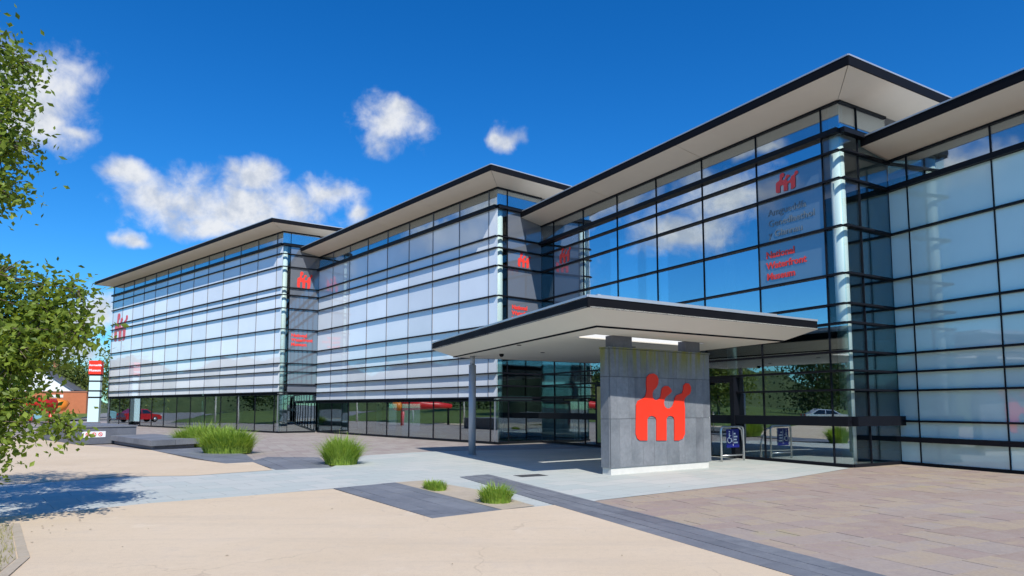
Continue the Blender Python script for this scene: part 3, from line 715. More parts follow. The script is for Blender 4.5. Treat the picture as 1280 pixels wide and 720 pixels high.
roof(WA, 10.46, ra, fl_A, llA)
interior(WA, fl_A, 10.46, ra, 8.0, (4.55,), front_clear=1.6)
tube('corner_column', [(0.30, -0.30, 0.02), (0.30, -0.30, 10.44)], 0.19, 'column_white', WA.e, 24)
for k in (2, 4, 6): tube('column', [(0.57 + 2.32 * k, -1.3, 0.02), (0.57 + 2.32 * k, -1.3, 10.4)], 0.17, 'column_white', WA.e, 14)
add_emblem(WA, atA, rzA + math.pi, 2.17, 8.30, 0.80, 0.60, 0.004 + 0.012)
add_emblem(WA, atA, rzA + math.pi, 14.0, 8.28, 0.90, 0.75, 0.004 + 0.012)
text_mesh('lettering', 'Amgueddfa\nGenedlaethol\ny Glannau', 0.30, 'letter_grey', WA.e, atA(2.50, 0.006, 7.65), (R(90), 0, rzA + math.pi), 0.004, 1.15)
text_mesh('lettering', 'National\nWaterfront\nMuseum', 0.30, 'emblem_film', WA.e, atA(2.62, 0.006, 6.32), (R(90), 0, rzA + math.pi), 0.004, 1.15, 0.008)
# entrance doors in the ground floor of wing A
def door(u0, u1, h):
    f = box('door', 'glass_ground', atA((u0 + u1) / 2, 0.10, h / 2), (u1 - u0 - 0.1, 0.03, h - 0.1), WA.e, rzA)
    for u in (u0, u1): box('door_jamb', 'dark_frame', atA(u, 0.10, h / 2 + 0.02), (0.16, 0.26, h), WA.e, rzA)
    box('door_head', 'dark_frame', atA((u0 + u1) / 2, 0.10, h + 0.10), (u1 - u0 + 0.16, 0.25, 0.16), WA.e, rzA)
    tube('door_handle', [atA((u0 + u1) / 2 + 0.4, 0.20, 0.8), atA((u0 + u1) / 2 + 0.4, 0.20, 1.5)], 0.018, 'steel', WA.e, 8)
door(3.95, 5.15, 2.45)
door(6.3, 8.0, 2.45); door(8.1, 9.8, 2.45)
box('poster_panel', 'poster_yellow', atA(10.9, 0.20, 1.35), (0.25, 0.06, 2.3), WA.e, rzA)
box('poster_frame', 'dark_frame', atA(10.9, 0.16, 1.35), (0.6, 0.05, 2.5), WA.e, rzA)

# ---- wing R (its corner lies outside the picture; front runs from the inner corner towards the camera)
# local x grows away from the camera, the front is x from -9 to 0
levR = [9.08, 8.17, 6.79, 5.42, 4.56, 4.02, 3.21, 2.67, 2.13, 1.25, 0.74, 0.0]
mr = [9.0 - 0.60 - 2.335 * k for k in range(4)][::-1]
def pane_R(r, c, z0, z1): return 'glass_clerestory' if r == 0 else 'panel_teal'
atR, rzR, LRr = facade(WR, (-9.0, 0), (0, 0), mr, levR, pane_R, thickset=(1,), sill=(0.80, 0.66))
def roof_R():
    Hs, rise, fas, oh = 9.08, 0.20, 0.25, 1.28
    a, b = Vector(WR.loc(*PA)), Vector((0, 0)); fl = line_x(Vector((0, oh)), Vector((1, oh)), a, b)
    bl = line_x(Vector((0, -10)), Vector((1, -10)), a, b); x0 = -10.2
    top = prism('roof', [(x0, oh), tuple(fl), tuple(bl), (x0, -10)], Hs + rise + 0.03, Hs + rise + fas - 0.02, 'roof_membrane', WR.e)
    prism('fascia', [(x0, oh + 0.012), (fl.x, oh + 0.012), (fl.x, oh - 0.05), (x0, oh - 0.05)], Hs + rise, Hs + rise + fas, 'fascia_dark', top)
    prism('roof_edge_trim', [(x0, oh + 0.025), (fl.x, oh + 0.025), (fl.x, oh - 0.1), (x0, oh - 0.1)], Hs + rise + fas + 0.003, Hs + rise + fas + 0.045, 'metal_trim', top)
    for k in range(2):
        xa, xb = (fl.x, -4.6) if k == 0 else (-4.612, x0)
        ga = 0.0 if k == 0 else xa
        v = [(ga, 0, Hs + .005), (xb, 0, Hs + .005), (xb, oh, Hs + rise + .004), (xa, oh, Hs + rise + .004)]
        v += [(p[0], p[1], p[2] + 0.025) for p in v]
        mesh_obj('soffit_panel', v, [(0, 1, 2, 3), (7, 6, 5, 4), (0, 4, 5, 1), (1, 5, 6, 2), (2, 6, 7, 3), (3, 7, 4, 0)], 'soffit', top)
roof_R()
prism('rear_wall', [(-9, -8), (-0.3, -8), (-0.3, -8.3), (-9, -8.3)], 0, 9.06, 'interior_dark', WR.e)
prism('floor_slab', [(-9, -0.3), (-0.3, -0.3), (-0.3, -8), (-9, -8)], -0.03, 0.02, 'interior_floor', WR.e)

# ------------------------------------------------------------------ entrance canopy
cp = empty('entrance_canopy', (1.59, 13.75, 0)); tag(cp, 'flat grey entrance canopy with dark edges over the sign wall', 'canopy')
def cl(x, y): return (x - 1.59, y - 13.75)
c0, c1, c2, c3 = Vector(cl(1.59, 13.75)), Vector(cl(8.22, 17.75)), Vector(cl(3.66, 27.9)), Vector(cl(-2.90, 24.0))
def inset(poly, d):
    out = []; n = len(poly)
    for i in range(n):
        p, a, b = poly[i], poly[i - 1], poly[(i + 1) % n]
        d1 = (p - a).normalized(); d2 = (b - p).normalized(); n1 = Vector((-d1.y, d1.x)); n2 = Vector((-d2.y, d2.x))
        out.append(line_x(a + n1 * d, p + n1 * d, p + n2 * d, b + n2 * d))
    return out
outer = [c0, c1, c2, c3]; ring = inset(outer, 0.62); ring2 = inset(outer, 0.68)
ZB, ZT, ZI = 3.73, 3.95, 3.43
# slot (rooflight) over the sign
SD = Vector((2.96, 2.02)).normalized(); SN = Vector((SD.y, -SD.x))      # along the sign, and towards the sunny side
so = Vector(cl(2.40, 16.30))
s0, s1 = so + SD * -0.35 - SN * 0.12, so + SD * 3.75 - SN * 0.12
slot = [s0 + SN * 0.0, s1 + SN * 0.0, s1 - SN * 0.80, s0 - SN * 0.80]
for i in range(4):
    a, b = outer[i], outer[(i + 1) % 4]; ra_, rb_ = ring[i], ring[(i + 1) % 4]
    d = (b - a).normalized(); n = Vector((d.y, -d.x))
    prism('fascia', [tuple(a), tuple(b), tuple(b - n * 0.05), tuple(a - n * 0.05)], ZB, ZT - 0.004 * i, 'fascia_dark', cp)
    prism('edge_trim', [tuple(a + n * 0.02), tuple(b + n * 0.02), tuple(b - n * 0.16), tuple(a - n * 0.16)], ZT + 0.001 + 0.002 * i, ZT + 0.05 + 0.002 * i, 'metal_trim', cp)
    v = [(a.x, a.y, ZB + .003), (b.x, b.y, ZB + .003), (rb_.x, rb_.y, ZI + .03), (ra_.x, ra_.y, ZI + .03)]
    v += [(p[0], p[1], p[2] + 0.03) for p in v]
    mesh_obj('sloping_soffit', v, [(3, 2, 1, 0), (4, 5, 6, 7), (0, 1, 5, 4), (1, 2, 6, 5), (2, 3, 7, 6), (3, 0, 4, 7)], 'canopy_soffit', cp)
    a2, b2 = ring[i], ring[(i + 1) % 4]; a3, b3 = ring2[i], ring2[(i + 1) % 4]
    prism('shadow_gap', [tuple(a2), tuple(b2), tuple(b3), tuple(a3)], ZI - 0.004, ZI + 0.05, 'fascia_dark', cp)
# flat inner soffit and roof deck around the slot: four pieces each
def around(name, poly, z0, z1, m):
    P4 = [Vector(p) for p in poly]; a, b, c, d = slot
    big = 60
    pieces = [
        [a - SD * big, b + SD * big, b + SD * big + SN * big, a - SD * big + SN * big],
        [d - SD * big, c + SD * big, c + SD * big - SN * big, d - SD * big - SN * big],
        [a - SD * big, a, d, d - SD * big], [b, b + SD * big, c + SD * big, c]]
    for q in pieces:
        cc = clip([tuple(p) for p in q], [tuple(p) for p in P4])
        if len(cc) > 2: prism(name, cc, z0, z1, m, cp)
around('soffit_panel', ring2, ZI, ZI + 0.03, 'canopy_soffit')
around('roof_deck', inset(outer, 0.06), ZT - 0.06, ZT - 0.02, 'roof_membrane')
for i in range(4):
    a, b = Vector(slot[i]), Vector(slot[(i + 1) % 4]); d = (b - a).normalized(); n = Vector((-d.y, d.x))
    if n.dot(Vector(slot[(i + 2) % 4]) - a) > 0: n = -n
    prism('slot_lining', [tuple(a + n * 0.004), tuple(b + n * 0.004), tuple(b + n * 0.05), tuple(a + n * 0.05)], ZI + 0.002 + 0.001 * i, ZT + 0.02 + 0.003 * i, 'white_paint', cp)
up = inset(outer, 0.75)
for i in (0, 3, 1):
    a, b = up[i], up[(i + 1) % 4]; d = (b - a).normalized(); n = Vector((d.y, -d.x))
    prism('upstand', [tuple(a), tuple(b), tuple(b - n * 0.08), tuple(a - n * 0.08)], ZT - 0.02, ZT + 0.24 + 0.003 * i, 'metal_trim', cp)
for i, (x, y) in enumerate(((1.0, 21.6), (0.2, 19.0), (3.6, 19.6))):
    tube('downlight', [(*cl(x, y), ZI - 0.012), (*cl(x, y), ZI + 0.01)], 0.07, 'fascia_dark', cp, 14)
tube('dome_camera', [(*cl(-0.35, 22.2), ZI - 0.10), (*cl(-0.35, 22.2), ZI - 0.06), (*cl(-0.35, 22.2), ZI + 0.01)], [0.04, 0.075, 0.08], 'fascia_dark', cp, 14)
# slim column at the far corner
tube('column', [(*cl(-1.38, 23.14), 0.0), (*cl(-1.38, 23.14), 3.12)], 0.125, 'grey_post', cp, 24)
tube('column_neck', [(*cl(-1.38, 23.14), 3.10), (*cl(-1.38, 23.14), ZI + 0.01)], 0.085, 'grey_post', cp, 18)
tube('base_plate', [(*cl(-1.38, 23.14), 0.0), (*cl(-1.38, 23.14), 0.025)], 0.17, 'grey_post', cp, 20)

# ------------------------------------------------------------------ sign wall
SL = 3.70
sw = empty('sign_wall', (2.40, 16.30, 0), math.atan2(SD.y, SD.x)); tag(sw, 'grey slate sign wall with a large red emblem under the canopy', 'sign')
# local x along the wall, local -y faces the sun
box('plinth', 'concrete_plinth', (SL / 2 - 0.03, 0.17, 0.085), (SL - 0.10, 0.30, 0.17), sw)
box('core', 'slate_wall', (SL / 2, 0.165, 1.635), (SL - 0.02, 0.30, 2.93), sw)
widths = []
random.seed(21)
for (z0, z1, ws) in ((0.175, 1.36, None), (1.366, 2.40, None), (2.406, 3.10, None)):
    x = 0.0
    while x < SL - 0.01:
        wd = random.choice((0.22, 0.30, 0.30, 0.40, 0.46)); 
        if SL - (x + wd) < 0.2: wd = SL - x
        box('slate_panel', 'sign_slate', (x + wd / 2, 0.005 + random.uniform(-.001, .001), (z0 + z1) / 2), (wd - 0.005, 0.03, z1 - z0 - 0.004), sw); x += wd
for k in range(3):
    zz0, zz1 = ((0.175, 1.36), (1.366, 2.40), (2.406, 3.10))[k]
    box('end_panel', 'sign_slate', (-0.012, 0.17, (zz0 + zz1) / 2), (0.024, 0.30, zz1 - zz0 - 0.004), sw)
    box('end_panel', 'sign_slate', (SL + 0.012, 0.17, (zz0 + zz1) / 2), (0.024, 0.30, zz1 - zz0 - 0.004), sw)
box('coping', 'sign_slate', (SL / 2, 0.165, 3.125), (SL + 0.06, 0.37, 0.035), sw)
for u in (0.48, 3.10): box('roof_support', 'slate_wall', (u, 0.17, 3.287), (0.66 if u < 1 else 0.58, 0.26, 0.29), sw)
me = emblem_mesh(depth=0.022, m='emblem_red'); o = bpy.data.objects.new('emblem', me); o.location = (0, -0.036, 0); link(o, sw)
random.seed(5)

# ------------------------------------------------------------------ barrier with blue sign by the door
br = empty('handrail_barrier', (6.36, 20.35, 0), R(31)); tag(br, 'short steel hoop barrier with a blue access sign beside the entrance door', 'barrier')
tube('hoop', [(0, 0, 0), (0, 0, 0.95), (0.02, 0, 1.02), (0.08, 0, 1.05), (0.92, 0, 1.05), (0.98, 0, 1.02), (1.0, 0, 0.95), (1.0, 0, 0)], 0.03, 'steel', br, 10)
tube('lower_rail', [(0, 0, 0.18), (1.0, 0, 0.18)], 0.022, 'steel', br, 8)
tube('hoop', [(0.75, 0.0, 1.05), (1.05, 0.12, 0.95), (1.22, 0.2, 0.5), (1.22, 0.2, 0)], 0.03, 'steel', br, 10)
sp = box('sign_plate', 'sign_blue', (0.46, -0.045, 0.70), (0.56, 0.012, 0.56), br)
def access_icon():
    V, Fc = [], []
    for pts, r in (([(0.30, 0, 0.86), (0.30, 0, 0.70), (0.37, 0, 0.70), (0.41, 0, 0.60)], 0.016),
                   ([(0.30, 0, 0.78), (0.37, 0, 0.78)], 0.012),
                   ([(0.30 + 0.085 * math.cos(a), 0, 0.65 + 0.085 * math.sin(a)) for a in [R(100 + 25 * k) for k in range(11)]], 0.012),
                   ([(0.285, 0, 0.905), (0.315, 0, 0.905)], 0.022)):
        tube_geo(pts, [r] * len(pts), 6, V, Fc)
    return mesh_obj('access_symbol', [(x, y - 0.055, z) for x, y, z in V], Fc, 'letter_white', br)
access_icon()
box('divider', 'letter_white', (0.465, -0.053, 0.70), (0.012, 0.004, 0.46), br)
for k, wd in enumerate((0.08, 0.16, 0.13, 0.17)): box('text_line', 'letter_white', (0.50 + wd / 2, -0.053, 0.84 - 0.09 * k), (wd, 0.004, 0.045), br)

# ------------------------------------------------------------------ slate planter wall and low bench
pw = prism('planter_wall', [(-24.6, 34.9), (-19.24, 29.5), (-17.7, 31.5), (-23.0, 36.9)], 0, 0.74, 'slate_wall')
tag(pw, 'low grey slate wall with a small white notice, left of the bench', 'wall')
prism('coping', [(-24.65, 34.9), (-19.24, 29.44), (-17.64, 31.5), (-23.0, 36.95)], 0.742, 0.80, 'slate', pw)
nd = Vector((-17.7 + 19.24, 31.5 - 29.5)).normalized(); nn = Vector((nd.y, -nd.x))
npl = box('notice_plate', 'letter_white', (-19.24 + nd.x * 0.72 + nn.x * 0.015, 29.5 + nd.y * 0.72 + nn.y * 0.015, 0.43), (0.95, 0.02, 0.27), pw, math.atan2(nd.y, nd.x))
for k in range(3):
    q = Vector((-19.24, 29.5)) + nd * (0.46 + 0.26 * k) + nn * 0.028
    tube('prohibition_symbol', [(q.x + nd.x * 0.075 * math.cos(R(a)), q.y + nd.y * 0.075 * math.cos(R(a)), 0.43 + 0.075 * math.sin(R(a))) for a in range(0, 361, 30)], 0.014, 'emblem_red', pw, 6)
    tube('prohibition_bar', [(q.x - nd.x * 0.05, q.y - nd.y * 0.05, 0.48), (q.x + nd.x * 0.05, q.y + nd.y * 0.05, 0.38)], 0.012, 'emblem_red', pw, 6)
sb = empty('slate_bench', (-13.9, 25.8, 0)); tag(sb, 'long low dark slate bench in front of the tall grass', 'bench')
bo = Vector((-13.9, 25.8)); bu = Vector((-18.3 + 13.9, 30.5 - 25.8)); bl_ = bu.length; bu.normalize(); bv = Vector((0.42, 0.907))
def bp(u, v): q = bu * u + bv * v; return (q.x, q.y)
prism('plinth', [bp(0.15, 0.15), bp(bl_ - 0.15, 0.15), bp(bl_ - 0.15, 2.0), bp(0.15, 2.0)], 0, 0.15, 'slate_wall', sb)
nseg = 5
for k in range(nseg):
    a, b = bl_ * k / nseg + 0.006, bl_ * (k + 1) / nseg - 0.006
    prism('slab', [bp(a, 0), bp(b, 0), bp(b, 1.07), bp(a, 1.07)], 0.15, 0.37, 'slate', sb)
    prism('slab', [bp(a, 1.082), bp(b, 1.082), bp(b, 2.2), bp(a, 2.2)], 0.15, 0.365, 'slate', sb)

# ------------------------------------------------------------------ ornamental grass
def grass(loc, rx, ry, h, n, label, rz=0.0, group='grass clumps on the court', lean=0.6, bw=0.012):
    V, Fc = [], []
    for i in range(n):
        a = random.random() * 2 * math.pi; r = math.sqrt(random.random())
        x, y = rx * 0.72 * r * math.cos(a), ry * 0.72 * r * math.sin(a)
        out = Vector((math.cos(a), math.sin(a), 0)) * r + Vector((random.gauss(0, .35), random.gauss(0, .35), 0))
        hh = h * random.choice((random.uniform(0.45, 0.9), random.uniform(0.7, 1.2))) * (1 - 0.38 * r * r); ln = lean * hh * random.uniform(0.3, 1.35)
        side = Vector((-out.y, out.x, 0)); side = (side.normalized() if side.length > 1e-4 else Vector((1, 0, 0))) * bw * random.uniform(0.6, 1.3)
        b = len(V); droop = random.uniform(0.0, 0.5)
        for s, wd in ((0, 1), (0.4, 0.95), (0.75, 0.7), (1.0, 0.08)):
            p = Vector((x, y, 0)) + out * ln * s ** 1.7 + Vector((0, 0, hh * (s - droop * s ** 3 * 0.6)))
            V.append(tuple(p - side * wd)); V.append(tuple(p + side * wd))
        for k in range(3): Fc.append((b + 2 * k, b + 2 * k + 1, b + 2 * k + 3, b + 2 * k + 2))
    o = mesh_obj('grass_clump', V, Fc, 'grass_blade', loc=loc, rz=rz); tag(o, label, 'grass', group); return o
grass((-10.3, 24.3, 0), 1.15, 0.9, 1.02, 3200, 'large tall grass clump at the right end of the slate bench', bw=0.014)
grass((-13.2, 28.6, 0), 1.5, 1.0, 1.05, 3000, 'tall grass clump behind the slate bench', bw=0.015)
grass((-4.95, 19.45, 0), 0.62, 0.55, 0.92, 2400, 'round bushy grass clump beside the slate apron', bw=0.010)
grass((-1.55, 13.55, 0), 0.26, 0.55, 0.22, 900, 'flattened small grass tuft at the back of the planting bed', R(25), bw=0.008)
grass((-0.28, 11.75, 0), 0.36, 0.40, 0.37, 1100, 'upright small grass tuft at the front of the planting bed', R(25), bw=0.007)

# ------------------------------------------------------------------ trees
def leaf_quads(V, Fc, c, size, nrm=None):
    n = Vector((random.gauss(0, 1), random.gauss(0, 1), random.gauss(0.5, 0.9))).normalized()
    u = n.orthogonal().normalized(); ang = random.random() * 6.283
    v = n.cross(u); d = u * math.cos(ang) + v * math.sin(ang); e = n.cross(d)
    s = size * random.uniform(0.6, 1.25); b = len(V)
    V.extend([tuple(c - d * s * 0.5), tuple(c + e * s * 0.32 + n * s * 0.06), tuple(c + d * s * 0.6), tuple(c - e * s * 0.32 + n * s * 0.06)])
    Fc.append((b, b + 1, b + 2, b + 3))
def tree(name, base, trunk_pts, trunk_r, blobs, leaf, leaf_m, label, bark='bark', twig_n=10, group=None, density=1.0, twig_r=0.012):
    """blobs: (x, y, z, radius, twigs); each blob is reached by a limb and filled with leafy twigs"""
    root = empty(name, base); B = Vector(base)
    V, Fc = [], []
    tp = [Vector(p) - B for p in trunk_pts]
    tube_geo(tp, [trunk_r * (1 - 0.75 * i / (len(tp) - 1)) for i in range(len(tp))], 10, V, Fc)
    LV_, LF = [], []
    for bx, by, bz, rad, ntw in blobs:
        c = Vector((bx, by, bz)) - B
        src = min(tp[1:], key=lambda p: (p - c).length + max(0, p.z - c.z) * 2)
        mid = src.lerp(c, 0.5) + Vector((random.gauss(0, .1), random.gauss(0, .1), 0.12 * (c - src).length))
        r0 = max(0.02, trunk_r * 0.35 * min(1, rad))
        tube_geo([src, mid, c], [r0, r0 * 0.6, r0 * 0.3], 6, V, Fc)
        for k in range(ntw):
            d = Vector((random.gauss(0, 1), random.gauss(0, 1), random.gauss(0.05, 0.75))).normalized()
            L = rad * random.uniform(0.55, 1.12)
            st = c + d * rad * random.uniform(0.0, 0.3)
            en = c + d * L + Vector((0, 0, -0.18 * L))
            if k % 2 == 0: tube_geo([st, st.lerp(en, 0.5) + Vector((0, 0, 0.05 * L)), en], [twig_r, twig_r * 0.7, twig_r * 0.3], 4, V, Fc)
            nl = int(twig_n * density * (0.5 + L))
            for q in range(nl):
                t = random.random() ** 0.7
                p = st.lerp(en, t) + Vector((random.gauss(0, 1), random.gauss(0, 1), random.gauss(-0.2, 0.8))) * leaf * (1.2 + 1.0 * rad)
                leaf_quads(LV_, LF, p, leaf)
    mesh_obj('trunk', V, Fc, bark, root, True)
    mesh_obj('crown', LV_, LF, leaf_m, root)
    tag(root, label, 'tree', group); return root
near = [(-7.3, 9.4, 6.7, 0.30, 18), (-7.75, 9.4, 7.0, 0.55, 45), (-7.02, 9.3, 2.25, 0.36, 40), (-7.4, 9.9, 2.9, 0.85, 110), (-6.7, 9.6, 2.95, 0.45, 55), (-6.25, 9.5, 2.75, 0.33, 30), (-8.2, 10.0, 2.4, 0.95, 110), (-7.0, 9.3, 2.5, 0.46, 55), (-7.15, 9.2, 1.35, 0.50, 45),
        (-7.1, 9.3, 1.75, 0.42, 44), (-6.35, 9.4, 1.42, 0.27, 20), (-7.25, 9.1, 0.75, 0.30, 20), (-8.5, 9.0, 1.2, 0.6, 50), (-6.35, 9.55, 3.35, 0.30, 18), (-6.85, 9.6, 3.4, 0.34, 24), (-7.5, 9.5, 3.5, 0.5, 40),
        (-7.55, 9.4, 5.5, 0.55, 60), (-7.3, 9.3, 5.95, 0.28, 16), (-7.6, 9.4, 6.3, 0.45, 36), (-7.45, 9.35, 4.8, 0.42, 40), (-8.4, 9.5, 5.6, 1.0, 90), (-8.6, 9.3, 4.4, 0.8, 70), (-9.4, 9.2, 3.4, 1.1, 80), (-9.6, 9.8, 6.4, 1.2, 80), (-9.3, 8.6, 5.0, 1.2, 80)]
tree('broadleaf_tree', (-9.3, 7.4, 0), [(-9.3, 7.4, -0.05), (-9.25, 7.6, 0.8), (-9.1, 8.0, 1.9), (-8.95, 8.5, 3.2), (-8.8, 9.0, 4.6), (-8.75, 9.2, 6.0)], 0.17, near, 0.098, 'leaf_near', 'leafy green tree reaching in at the left edge of the picture', twig_n=17)
def simple_tree(x, y, h, cr, leaf, leaf_m, label, name='deciduous_tree', bark='bark', nb=9, zlo=0.35, tw=30, tn=9, group='trees around the court', tr=None, z=0.0):
    bl = []
    for k in range(nb):
        a = random.random() * 6.283; rr = cr * random.uniform(0.1, 0.75); zz = h * random.uniform(zlo, 0.92)
        shrink = 1 - 0.5 * abs((zz / h) - 0.6)
        bl.append((x + rr * shrink * math.cos(a), y + rr * shrink * math.sin(a), z + zz, cr * random.uniform(0.32, 0.55), tw))
    tree(name, (x, y, z), [(x, y, z - 0.05), (x + .05, y, z + h * 0.25), (x - .05, y + .05, z + h * 0.5), (x, y, z + h * 0.8)], tr or h * 0.022, bl, leaf, leaf_m, label, bark, tn, group, 1.0, 0.02)
random.seed(11)
# trees beyond the brick wall, left of the totem
simple_tree(-62, 108, 11.5, 5.0, 0.42, 'leaf_pale', 'pale green tree behind the orange brick wall', nb=12)
simple_tree(-70, 106, 8.5, 4.4, 0.42, 'leaf_pale', 'yellow-green tree behind the white house gable', nb=12)
simple_tree(-79, 112, 10.0, 5.5, 0.45, 'leaf_dark', 'dark green tree farther left behind the white house', nb=12)
simple_tree(-57.5, 112, 7.5, 3.8, 0.40, 'leaf_pale', 'small pale tree right beside the red totem sign', nb=10)
# trees left of the picture, mirrored in the glass
REFL = [(-52, 34, 8, 3.6, 'leaf_pale', 'pale broad tree on the lawn mound, nearest the court'), (-64, 44, 9, 4.2, 'leaf_dark', 'dark round tree in the middle of the lawn mound'),
        (-60, 24, 8.5, 4.2, 'leaf_dark', 'dark tree on the lawn mound behind the silver car'), (-78, 60, 9.5, 4.6, 'leaf_dark', 'tall dark tree at the far back of the lawn mound'),
        (-82, 38, 9, 4.8, 'leaf_pale', 'wide pale tree at the back of the lawn mound'), (-46, 14, 7, 3.2, 'leaf_pale', 'small pale tree at the edge of the lawn beside the silver car'),
        (-66, 74, 9, 4.2, 'leaf_pale', 'pale tree behind the parked teal van'), (-92, 22, 10, 5, 'leaf_dark', 'largest dark tree on the horizon left of the court'), (-95, 56, 10, 5.4, 'leaf_dark', 'dark spreading tree farthest back beyond the lawn')]
for i, (x, y, h, cr, lm, lab) in enumerate(REFL):
    simple_tree(x, y, h, cr, 0.40, lm, lab, nb=11, tw=26, tn=7, group='trees on the lawn mound')
for x, y, lab in ((-38.5, 52, 'slim birch with white trunk nearest the far museum wing'), (-42, 47, 'slim white birch in the middle of the lawn edge'), (-45, 56, 'slim white birch standing in front of the red hatchback'), (-36.5, 40, 'slim white birch beside the red sculpture')):
    simple_tree(x, y, 6.5, 1.5, 0.22, 'leaf_pale', lab, name='birch_tree', bark='birch_bark', nb=7, zlo=0.5, tw=14, tn=9, group='birches on the lawn', tr=0.10, z=0.1)

# ------------------------------------------------------------------ far left: totem, wall, house
tt = empty('totem_sign', (-38.6, 61.6, 0), R(8)); tag(tt, 'slim pale totem pillar with a red sign on top at the far left end', 'sign')
box('base', 'fascia_dark', (0, 0, 0.12), (1.0, 0.5, 0.24), tt)
zs = [0.24, 2.55, 3.15, 4.05, 4.62]
for k in range(len(zs) - 1):
    box('glass_panel', 'pale_glass_panel', (0, 0, (zs[k] + zs[k + 1]) / 2), (0.95, 0.4, zs[k + 1] - zs[k] - 0.14), tt)
    box('band', 'fascia_dark', (0, 0, zs[k + 1]), (0.97, 0.42, 0.13), tt)
box('head_panel', 'emblem_red', (0.0, -0.05, 5.32), (1.06, 0.5, 1.25), tt)
text_mesh('lettering', 'Amgueddfa', 0.24, 'letter_white', tt, (-0.50, -0.312, 5.45), (R(90), 0, 0), 0.004, 1, 0.01)
text_mesh('lettering', 'Museum', 0.30, 'letter_white', tt, (-0.50, -0.312, 4.95), (R(90), 0, 0), 0.004, 1, 0.01)
bw = empty('brick_wall', (-61, 88, 0)); tag(bw, 'orange brick wall with a white nameplate beyond the totem', 'wall')
box('wall_face', 'brick_orange', (0.4, 0, 2.15), (9.0, 0.5, 2.9), bw); box('coping', 'brick_cap', (0.4, 0, 3.68), (9.2, 0.62, 0.16), bw)
box('name_plate', 'letter_white', (1.1, -0.27, 3.10), (1.5, 0.05, 0.36), bw); box('small_notice', 'letter_white', (2.1, -0.27, 1.75), (0.55, 0.05, 0.6), bw)
mesh_obj('grass_verge', [(-75, 80.5, -0.03), (-54, 80.5, -0.03), (-54, 88, 0.85), (-75, 88, 0.85), (-54, 92, 0.85), (-75, 92, 0.85)], [(0, 1, 2, 3), (3, 2, 4, 5)], 'lawn_green'); tag(bpy.context.scene.collection.objects[-1], 'strip of grass below the brick wall', 'verge', kind='structure')
hs_ = empty('white_house', (-69.5, 97, 0), R(20)); tag(hs_, 'white rendered house with a slate gable roof at the far left', 'house')
def gable(parent, wdt, dep, eave, ridge, m):
    h = wdt / 2
    v = [(-h, 0, 0), (h, 0, 0), (h, 0, eave), (0, 0, ridge), (-h, 0, eave), (-h, dep, 0), (h, dep, 0), (h, dep, eave), (0, dep, ridge), (-h, dep, eave)]
    f = [(0, 1, 2, 3, 4), (9, 8, 7, 6, 5), (0, 5, 6, 1), (1, 6, 7, 2), (4, 9, 5, 0)]
    mesh_obj('wall', v, f + [(2, 7, 8, 3), (3, 8, 9, 4)], m, parent)
    rf = None
    for s in (-1, 1):
        a = Vector((s * (h + 0.35), 0, eave - 0.35 * (ridge - eave) / h + 0.06)); b = Vector((0, 0, ridge + 0.06))
        vv = [(a.x, -0.3, a.z), (b.x, -0.3, b.z), (b.x, dep + .3, b.z), (a.x, dep + .3, a.z)]; vv += [(p[0], p[1], p[2] + 0.18) for p in vv]
        mesh_obj('roof_slope', vv, BF, 'roof_slate', parent)
gable(hs_, 9.0, 12, 4.2, 7.4, 'house_white')
box('chimney', 'brick_cap', (0.4, 8, 8.0), (0.8, 0.7, 1.6), hs_)
for sx in (-2.2, 2.0):
    wn = box('window', 'car_glass', (sx, -0.03, 2.6), (1.0, 0.08, 1.2), hs_); box('window_sill', 'house_white', (sx, -0.09, 1.93), (1.2, 0.16, 0.1), hs_)
h2 = empty('white_house', (-64.5, 118, 0), R(-10)); tag(h2, 'small pale house roof showing above the brick wall', 'house')
gable(h2, 7.0, 9, 4.4, 6.6, 'house_white')
box('chimney', 'house_white', (-1.0, 4, 6.8), (0.7, 0.7, 1.6), h2)

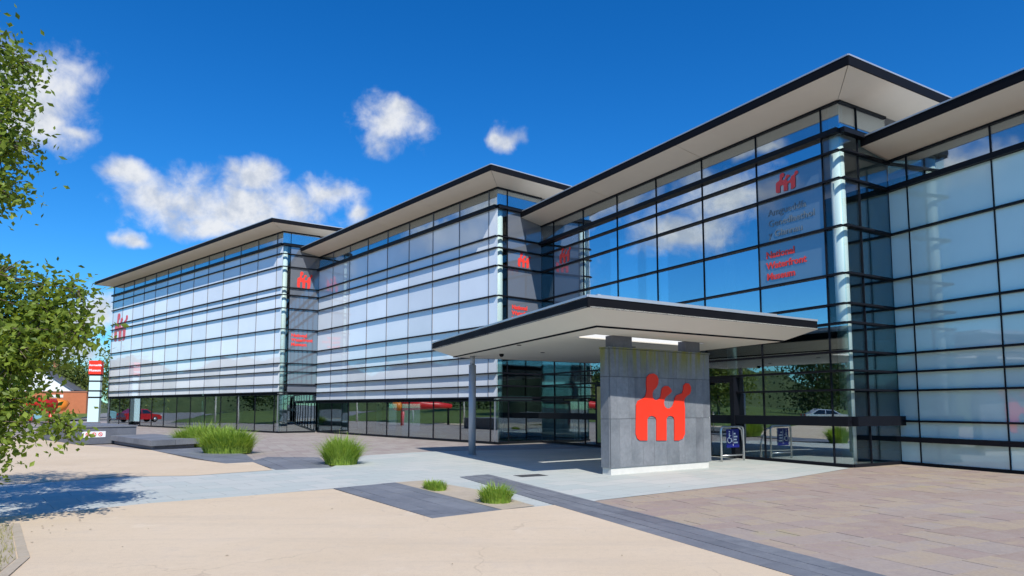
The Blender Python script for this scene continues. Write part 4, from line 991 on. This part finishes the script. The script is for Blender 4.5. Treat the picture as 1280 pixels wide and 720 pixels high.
# ------------------------------------------------------------------ vehicles parked left of the court
def car(name, loc, rz, paintm, label, van=False):
    root = empty(name, loc, rz); tag(root, label, 'van' if van else 'car')
    L_, W_, H_ = (4.9, 1.9, 2.0) if van else (4.2, 1.75, 1.5)
    if van: prof = [(-2.45, .35), (-2.45, 1.0), (-2.3, 1.15), (-1.55, 1.25), (-0.9, 1.92), (2.2, 2.0), (2.42, 1.85), (2.45, .35)]
    else: prof = [(-2.1, .30), (-2.12, .65), (-1.95, .80), (-1.05, .92), (-0.35, 1.42), (0.9, 1.48), (1.6, 1.05), (2.05, .98), (2.1, .55), (2.08, .30)]
    n = len(prof); V = []
    for s, k in ((-1, 0), (-1, 1), (1, 1), (1, 0)):
        for x, z in prof:
            taper = 1 - 0.12 * max(0, (z - 0.95)) / 0.5
            V.append((x * (0.985 if k == 0 else 1), s * W_ / 2 * taper * (1.0 if k == 0 else 0.93), z if k == 0 else z + (0.012 if z > .4 else 0)))
    Fc = []
    for r in range(3):
        for i in range(n):
            j = (i + 1) % n; a, b = r * n + i, r * n + j; Fc.append((a, b, b + n, a + n))
    Fc.append(tuple(range(n - 1, -1, -1))); Fc.append(tuple(range(3 * n, 4 * n)))
    me = mesh_obj('body', V, Fc, paintm, root)
    bmm = bmesh.new(); bmm.from_mesh(me.data); bmesh.ops.recalc_face_normals(bmm, faces=bmm.faces); bmm.to_mesh(me.data); bmm.free()
    for s in (-1, 1):
        q = ([(-1.35, 1.25), (-0.85, 1.78), (-0.1, 1.8), (-0.1, 1.25)], [(0.0, 1.25), (0.0, 1.8), (2.1, 1.82), (2.1, 1.25)]) if van else ([(-0.85, .95), (-0.32, 1.34), (0.28, 1.38), (0.28, .95)], [(0.36, .95), (0.36, 1.38), (0.88, 1.38), (1.4, 1.03), (1.3, .95)])
        for pp in q:
            v = []
            for x, z in pp:
                taper = 1 - 0.12 * max(0, (z - 0.95)) / 0.5; v.append((x, s * (W_ / 2 * taper + 0.006), z))
            mesh_obj('side_window', v, [tuple(range(len(v)))], 'car_glass', root)
        for wx in ((-1.5, 1.5) if van else (-1.32, 1.28)):
            wl = tube('wheel', [(wx, s * (W_ / 2 - 0.22), .32), (wx, s * (W_ / 2 + 0.01), .32)], 0.32, 'rubber', root, 18)
            tube('rim', [(wx, s * (W_ / 2), .32), (wx, s * (W_ / 2 + 0.02), .32)], 0.20, 'steel', wl, 12)
        box('headlight', 'letter_white', (-L_ / 2 - 0.0, s * W_ * 0.34, 0.72 if not van else 0.85), (0.08, 0.34, 0.14), root)
        box('tail_light', 'emblem_red', (L_ / 2 - 0.01, s * W_ * 0.38, 0.85 if not van else 1.1), (0.06, 0.18, 0.22), root)
    (xa, za), (xb, zb) = ((-1.5, 1.30), (-0.95, 1.86)) if van else ((-1.0, 0.97), (-0.40, 1.39))
    v = [(xa - .02, -W_ * .40, za), (xa - .02, W_ * .40, za), (xb - .02, W_ * .36, zb), (xb - .02, -W_ * .36, zb)]
    mesh_obj('windscreen', v, [(0, 1, 2, 3)], 'car_glass', root)
    return root
car('parked_car', (-49.6, 65.5, 0), R(35), 'car_red', 'red hatchback parked beyond the slate wall at the far left')
car('parked_van', (-54.0, 72.5, 0), R(35), 'car_teal', 'pale teal van parked at the far left beyond the red hatchback', True)
car('parked_car', (-44.0, 22.0, 0), R(70), 'car_silver', 'silver hatchback parked beside the lawn left of the court')

# red sculpture on the lawn, seen mirrored in the middle wing
scp = empty('red_sculpture', (-31.9, 42.6, 0), R(238)); tag(scp, 'long red tapered sculpture on posts, mirrored in the middle wing', 'sculpture')
tube('beam', [(-2.4, 0, 1.75), (-0.5, 0, 1.95), (1.0, 0, 1.85), (2.6, 0, 1.75)], [0.45, 0.42, 0.33, 0.22], 'sculpture_red', scp, 14)
tube('nose', [(-2.4, 0, 1.75), (-2.9, 0, 1.8), (-3.2, 0, 2.0)], [0.45, 0.40, 0.16], 'sculpture_orange', scp, 14)
tube('post', [(2.3, 0, -0.1), (2.3, 0, 1.6)], 0.12, 'fascia_dark', scp, 10)
tube('post', [(-2.2, 0, -0.1), (-2.2, 0, 1.5)], 0.14, 'sculpture_red', scp, 10)
